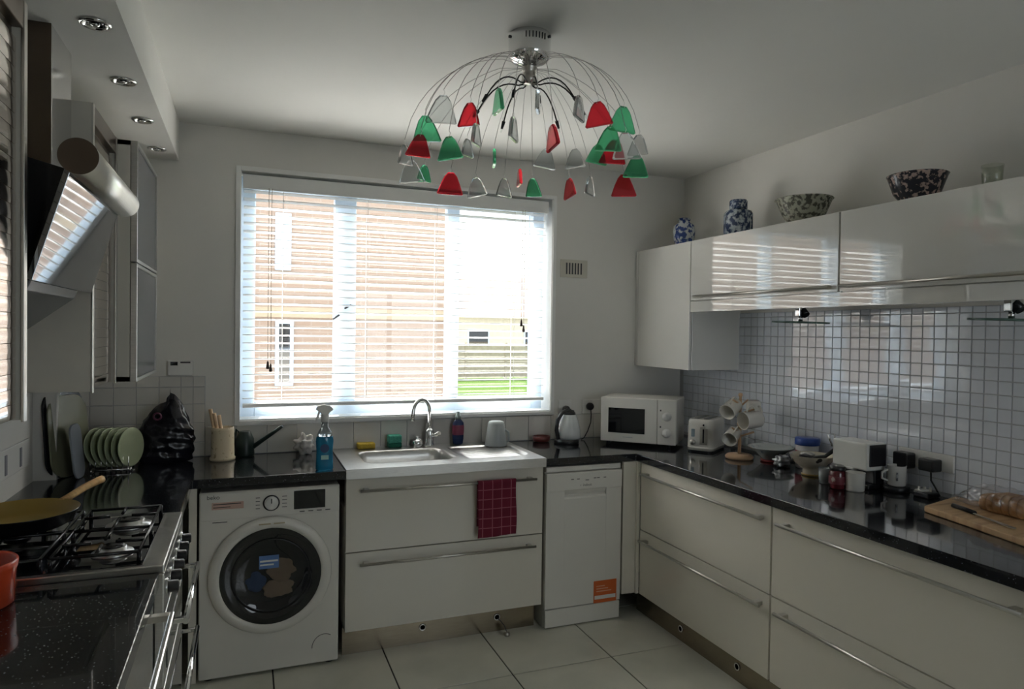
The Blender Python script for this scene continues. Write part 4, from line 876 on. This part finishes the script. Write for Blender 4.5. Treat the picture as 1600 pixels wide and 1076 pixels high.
m2 = thing('picture_mug', 'white mug with a small grey picture right of the coffee machine', 'mug', (3.335, -1.715, ZC + .025))
MB().lathe([(.032, 0), (.037, .004), (.038, .085), (.0385, .086), (.035, .086), (.033, .006), (0, .006)], (3.335, -1.715, ZC + .025), 32).build('cup', mat('white_mug_cool', (.72, .71, .68), .2), m2)
MB().tube([(3.30, -1.70, ZC + .045), (3.278, -1.692, ZC + .055), (3.278, -1.692, ZC + .08), (3.30, -1.70, ZC + .092)], .005, 8).build('handle', mat('white_mug_cool', (.72, .71, .68), .2), m2)
MB().box((3.302, -1.743, ZC + .05), (3.316, -1.7395, ZC + .085)).build('picture', mat2('grey_picture', (.5, .5, .5), (.15, .15, .16), 60, .5, .55, .4), m2)
tag(MB().lathe([(.050, 0), (.052, .004), (.052, .022), (.048, .025), (0, .025)], (3.335, -1.715, ZC), 28).build('warmer_plate', BLACK), 'round black warming plate under the picture mug', 'plate')
ap = thing('travel_adaptor', 'black and white loose plug lying on the right worktop', 'plug', (3.36, -1.83, ZC))
MB().box((3.325, -1.87, ZC), (3.395, -1.80, ZC + .022)).build('adaptor_body', BLACK, ap, .005)
for k in range(3): MB().box((3.345 + .012 * k, -1.815 - .016 * k, ZC + .022), (3.351 + .012 * k, -1.807 - .016 * k, ZC + .040)).build('pin', PLASTW, ap)
MB().box((3.33, -1.84, ZC + .0215), (3.385, -1.803, ZC + .028)).build('adaptor_face', PLASTW, ap, .002)

# ---- chopping board, bread, knife
cb = tag(MB().prism([(3.125, -2.005), (3.395, -1.935), (3.40, -2.62), (2.985, -2.62)], 'z', ZC + .0005, ZC + .024).build('chopping_board', WOOD, None, .004), 'worn wooden chopping board on the right granite worktop', 'chopping board')
CRUST = mat2('bread_crust', (.36, .17, .06), (.58, .36, .18), 9, .42, .6, .7); BAG = pane_mat('thin_clear_bag', (.92, .92, .94), 1.58)
br = thing('bread_loaf', 'brown bread loaf in a crinkled clear bag on the chopping board', 'bread', (3.30, -2.2, ZC + .024))
sl_prof = rr(.115, .072, .03, 4)
for k in range(9):
    y = -2.12 - k * .028
    sc = .80 + .2 * min(1, k / 2)
    b = MB().prism([(3.305 + p * sc, ZC + .062 + q * sc - .036 * (1 - sc)) for p, q in sl_prof], 'y', y, y - .025, True); b.build('bread_slice', CRUST, br)
def bagf(u, v):
    a = 2 * math.pi * u; y = -1.99 - v * .43
    k = sstep(-.02, .30, v); w = .012 + .060 * k; h = .010 + .034 * k
    rip = 1 + .10 * math.sin(a * 5 + v * 30) * (1 - .5 * k) + .05 * math.sin(a * 9 - v * 47)
    return (3.305 + w * rip * math.cos(a), y, ZC + .029 + h + h * rip * math.sin(a) * (1 if math.sin(a) > 0 else .97))
MB().grid(bagf, 48, 60).build('plastic_bag', BAG, br, fix=False)
kn_ = thing('bread_knife', 'black-handled knife lying along the chopping board', 'knife', (3.18, -2.17, ZC + .024))
MB().tube([(3.205, -2.06, ZC + .032), (3.19, -2.11, ZC + .033), (3.172, -2.165, ZC + .032)], .008, 10).build('handle', BLACK, kn_)
MB().prism([(3.172, -2.165), (3.164, -2.163), (3.10, -2.33), (3.106, -2.345), (3.118, -2.34)], 'z', ZC + .030, ZC + .032).build('blade', STEEL, kn_)

# ------------------------------------------------------------ ornaments on top of the wall cabinets
BW = mat2('blue_white_porcelain', (.52, .56, .60), (.03, .06, .22), 32, .46, .54, .15); BWD = mat2('dark_blue_white_porcelain', (.42, .47, .52), (.03, .05, .11), 45, .42, .54, .15)
GRB = mat2('grey_green_painted_bowl', (.40, .40, .32), (.10, .10, .08), 48, .48, .56, .25); IMARI = mat2('dark_imari_glaze', (.035, .035, .045), (.48, .36, .32), 55, .52, .58, .2)
jz = KT
t = thing('ginger_jar', 'small round blue and white porcelain jar on the corner cabinet', 'jar', (3.26, -.26, jz))
MB().lathe([(.045, 0), (.050, .01), (.062, .06), (.068, .11), (.060, .145), (.036, .162), (.032, .17), (.034, .178), (.030, .178), (.030, .165), (0, .16)], (3.26, -.26, jz), 36).build('jar_body', BW, t)
MB().lathe([(.036, .176), (.038, .18), (.034, .19), (0, .196)], (3.26, -.26, jz), 28).build('lid', BW, t)
t = thing('tea_jar', 'tall shouldered blue and white lidded jar on the wall cabinet', 'jar', (3.25, -.77, jz))
MB().lathe([(.075, 0), (.078, .005), (.078, .135), (.070, .152), (.046, .160), (.043, .165)], (3.25, -.77, jz), 8).build('jar_body', BWD, t, .003)
MB().lathe([(.046, .162), (.048, .166), (.048, .205), (.044, .212), (0, .214)], (3.25, -.77, jz), 28).build('lid', BWD, t)
tag(MB().lathe([(.06, 0), (.065, .012), (.10, .06), (.128, .128), (.134, .132), (.130, .136), (.122, .130), (.09, .06), (0, .02)], (3.25, -1.245, jz), 44).build('decorative_bowl', GRB), 'wide grey-green painted bowl on the wall cabinet', 'bowl')
tag(MB().lathe([(.05, 0), (.055, .012), (.085, .05), (.108, .118), (.112, .124), (.108, .126), (.10, .118), (.07, .05), (0, .018)], (3.25, -1.845, jz), 40).build('decorative_bowl', IMARI), 'dark bowl with red and white pattern on the right wall cabinet', 'bowl')
tag(MB().lathe([(.02, 0), (.03, .004), (.034, .06), (.036, .105), (.0345, .105), (.032, .06), (.026, .010), (0, .009)], (3.27, -2.13, jz), 28).build('glass_vase', pane_mat('hazy_clear_glass', (.88, .90, .86), 1.5)), 'small clear glass vase at the right end of the wall cabinets', 'vase')

# ------------------------------------------------------------ things on the left worktop
t = thing('tray', 'large oval serving tray leaning against the upright in the left corner', 'tray', (-.02, -.33, ZC))
OLIVE = mat('olive_tray', (.20, .20, .13), .35)
def lean_tray(c, w, h, lean, yaw_, m, name, parent, th=.008):
    M = Matrix.Rotation(R(yaw_), 3, 'Z') @ Matrix.Rotation(R(lean), 3, 'X'); b = MB(); pts = rr(w, h, min(w, h) * .35, 8); n_ = len(pts); vs = []
    for q, s_ in ((-th / 2, 1), (th / 2, 1)):
        for x, z in pts: vs.append(Vector(c) + M @ Vector((x * s_, q, z + h / 2)))
    b.add(vs, [tuple(range(n_))[::-1], tuple(range(n_, 2 * n_))]); b.add(vs, [(i, (i + 1) % n_, n_ + (i + 1) % n_, n_ + i) for i in range(n_)], True)
    return b.build(name, m, parent, .002)
lean_tray((.0, -.345, ZC + .002), .23, .385, -4, 62, mat('black_tray', (.012, .013, .016), .25), 'tray_back', t)
lean_tray((.02, -.350, ZC + .002), .225, .355, -5, 62, OLIVE, 'tray_face', t)
tag(lean_tray((.062, -.41, ZC + .002), .13, .235, -6, 84, mat('blue_grey_board', (.17, .19, .22), .3), 'serving_board', None), 'smaller blue-grey board leaning in front of the oval tray', 'board')
rk = thing('plate_rack', 'wire plate rack on the left worktop holding green plates', 'plate rack', (.17, -.27, ZC))
b = MB()
for yy in (-.32, -.22):
    b.tube([(.08, yy, ZC + .012), (.245, yy, ZC + .012)], .003, 6)
for k in range(8): x = .082 + k * .0215; b.tube([(x, -.32, ZC + .012), (x, -.32, ZC + .07)], .0025, 6); b.tube([(x, -.22, ZC + .012), (x, -.22, ZC + .07)], .0025, 6)
for x in (.085, .24):
    b.tube([(x, -.32, ZC + .001), (x, -.32, ZC + .015)], .004, 6); b.tube([(x, -.22, ZC + .001), (x, -.22, ZC + .015)], .004, 6); b.tube([(x, -.32, ZC + .012), (x, -.22, ZC + .012)], .003, 6)
b.build('wire_frame', CHROME, rk)
PLG = mat('pale_green_plate', (.34, .38, .25), .2)
PLD = mat('dark_green_plate', (.05, .06, .04), .2)
names_ = ['leftmost', 'second from the left', 'third from the left', 'fourth from the left', 'fifth from the left', 'rightmost']
for k in range(6):
    x = .095 + k * .026; q = Matrix.Rotation(R(78 + k * 2), 3, 'Y') ; M = Matrix.Rotation(R(-28), 3, 'Z') @ q
    tag(MB().lathe([(0, 0), (.055, 0), (.06, .003), (.088, .012), (.090, .015), (.087, .016), (.058, .007), (0, .004)], (x, -.27, ZC + .106), 36, M).build('plate', PLG if k % 2 == 0 or k == 5 else PLG), 'pale green plate standing in the rack, %s' % names_[k], 'plate', 'plates in the rack')
# black bag
def bin_bag():
    b = MB(); n = 44; m_ = 48; vs = []; rnd = random.Random(4); ph = [rnd.uniform(0, 6.28) for _ in range(12)]
    for j in range(m_ + 1):
        v_ = j / m_; z = v_ * .31
        w = .118 * (math.sin(math.pi * min(1, (v_ * .9 + .16)) ** .75) ** .45) * (1 - .10 * sstep(.45, .97, v_)) * (1 - .75 * sstep(.93, 1.0, v_)) + .008
        if v_ < .03: w *= .85 + 5 * v_
        for i in range(n):
            a = 2 * math.pi * i / n
            k = 1 + .07 * math.sin(3 * a + ph[0] + v_ * 4) + .05 * math.sin(5 * a + ph[1] - v_ * 9) + .045 * math.sin(9 * a + ph[2] + v_ * 14) + .03 * math.sin(14 * a + v_ * 25 + ph[3]) + .03 * math.sin(v_ * 40 + 2 * a + ph[4])
            top = (0.008 * math.cos(a - .1) + .05 * max(0, math.cos(a + .2)) ** 6 + .012 * math.sin(4 * a)) * sstep(.6, 1, v_)
            vs.append((.362 + w * k * math.cos(a) + .02 * (v_ - .3), -.118 + w * .62 * k * math.sin(a), ZC + .001 + z + top))
    b.add(vs, [(j * n + i, j * n + (i + 1) % n, (j + 1) * n + (i + 1) % n, (j + 1) * n + i) for j in range(m_) for i in range(n)], True)
    b.add(vs[:n], [tuple(range(n))[::-1]]); b.add(vs[-n:], [tuple(range(n))])
    return b
bgm = thing('plastic_bag', 'bulging glossy black plastic bag against the left splashback', 'bag', (.345, -.135, ZC))
bin_bag().build('bag', mat('black_polythene', (.008, .008, .012), .22, bump=.5, bscale=18), bgm, fix=False)
PUR = mat('dull_purple_print', (.10, .02, .05), .4)
MB().tube([(.335 + .016 * math.cos(a), -.188, ZC + .232 + .016 * math.sin(a)) for a in [2 * math.pi * k / 20 for k in range(21)]], .004, 6).build('printed_ring', PUR, bgm)

# ---- frying pan and orange pot
fpn = thing('frying_pan', 'yellow frying pan with a wooden handle on the rear burner', 'frying pan', (.105, -1.415, .9595))
pc = (.105, -1.415, .9595)
MB().lathe([(0, 0), (.115, 0), (.135, .012), (.150, .045), (.1525, .046), (.151, .048)], pc, 48, open=True).build('pan_outside', IRON, fpn)
MB().lathe([(.151, .048), (.147, .044), (.132, .014), (.112, .004), (0, .004)], pc, 48, open=True).build('pan_inside', mat('mustard_enamel', (.36, .25, .07), .3), fpn)
hd_ = Vector((.52, .85, 0)).normalized(); c0 = Vector(pc)
MB().tube([c0 + hd_ * .148 + Vector((0, 0, .040)), c0 + hd_ * .19 + Vector((0, 0, .050)), c0 + hd_ * .24 + Vector((0, 0, .064)), c0 + hd_ * .30 + Vector((0, 0, .074)), c0 + hd_ * .315 + Vector((0, 0, .075))], .011, 12, .013).build('handle', WOODH, fpn)
op = thing('orange_pot', 'bright orange enamel pot cut off by the left edge on the near worktop', 'pot', (.135, -1.905, ZC))
ORP = mat('orange_red_enamel', (.62, .07, .02), .25, coat=.3)
MB().lathe([(.075, 0), (.083, .006), (.086, .080), (.090, .090), (.090, .103), (.087, .106), (.082, .103), (.079, .008), (0, .006)], (.135, -1.905, ZC), 40).build('pot_body', ORP, op)
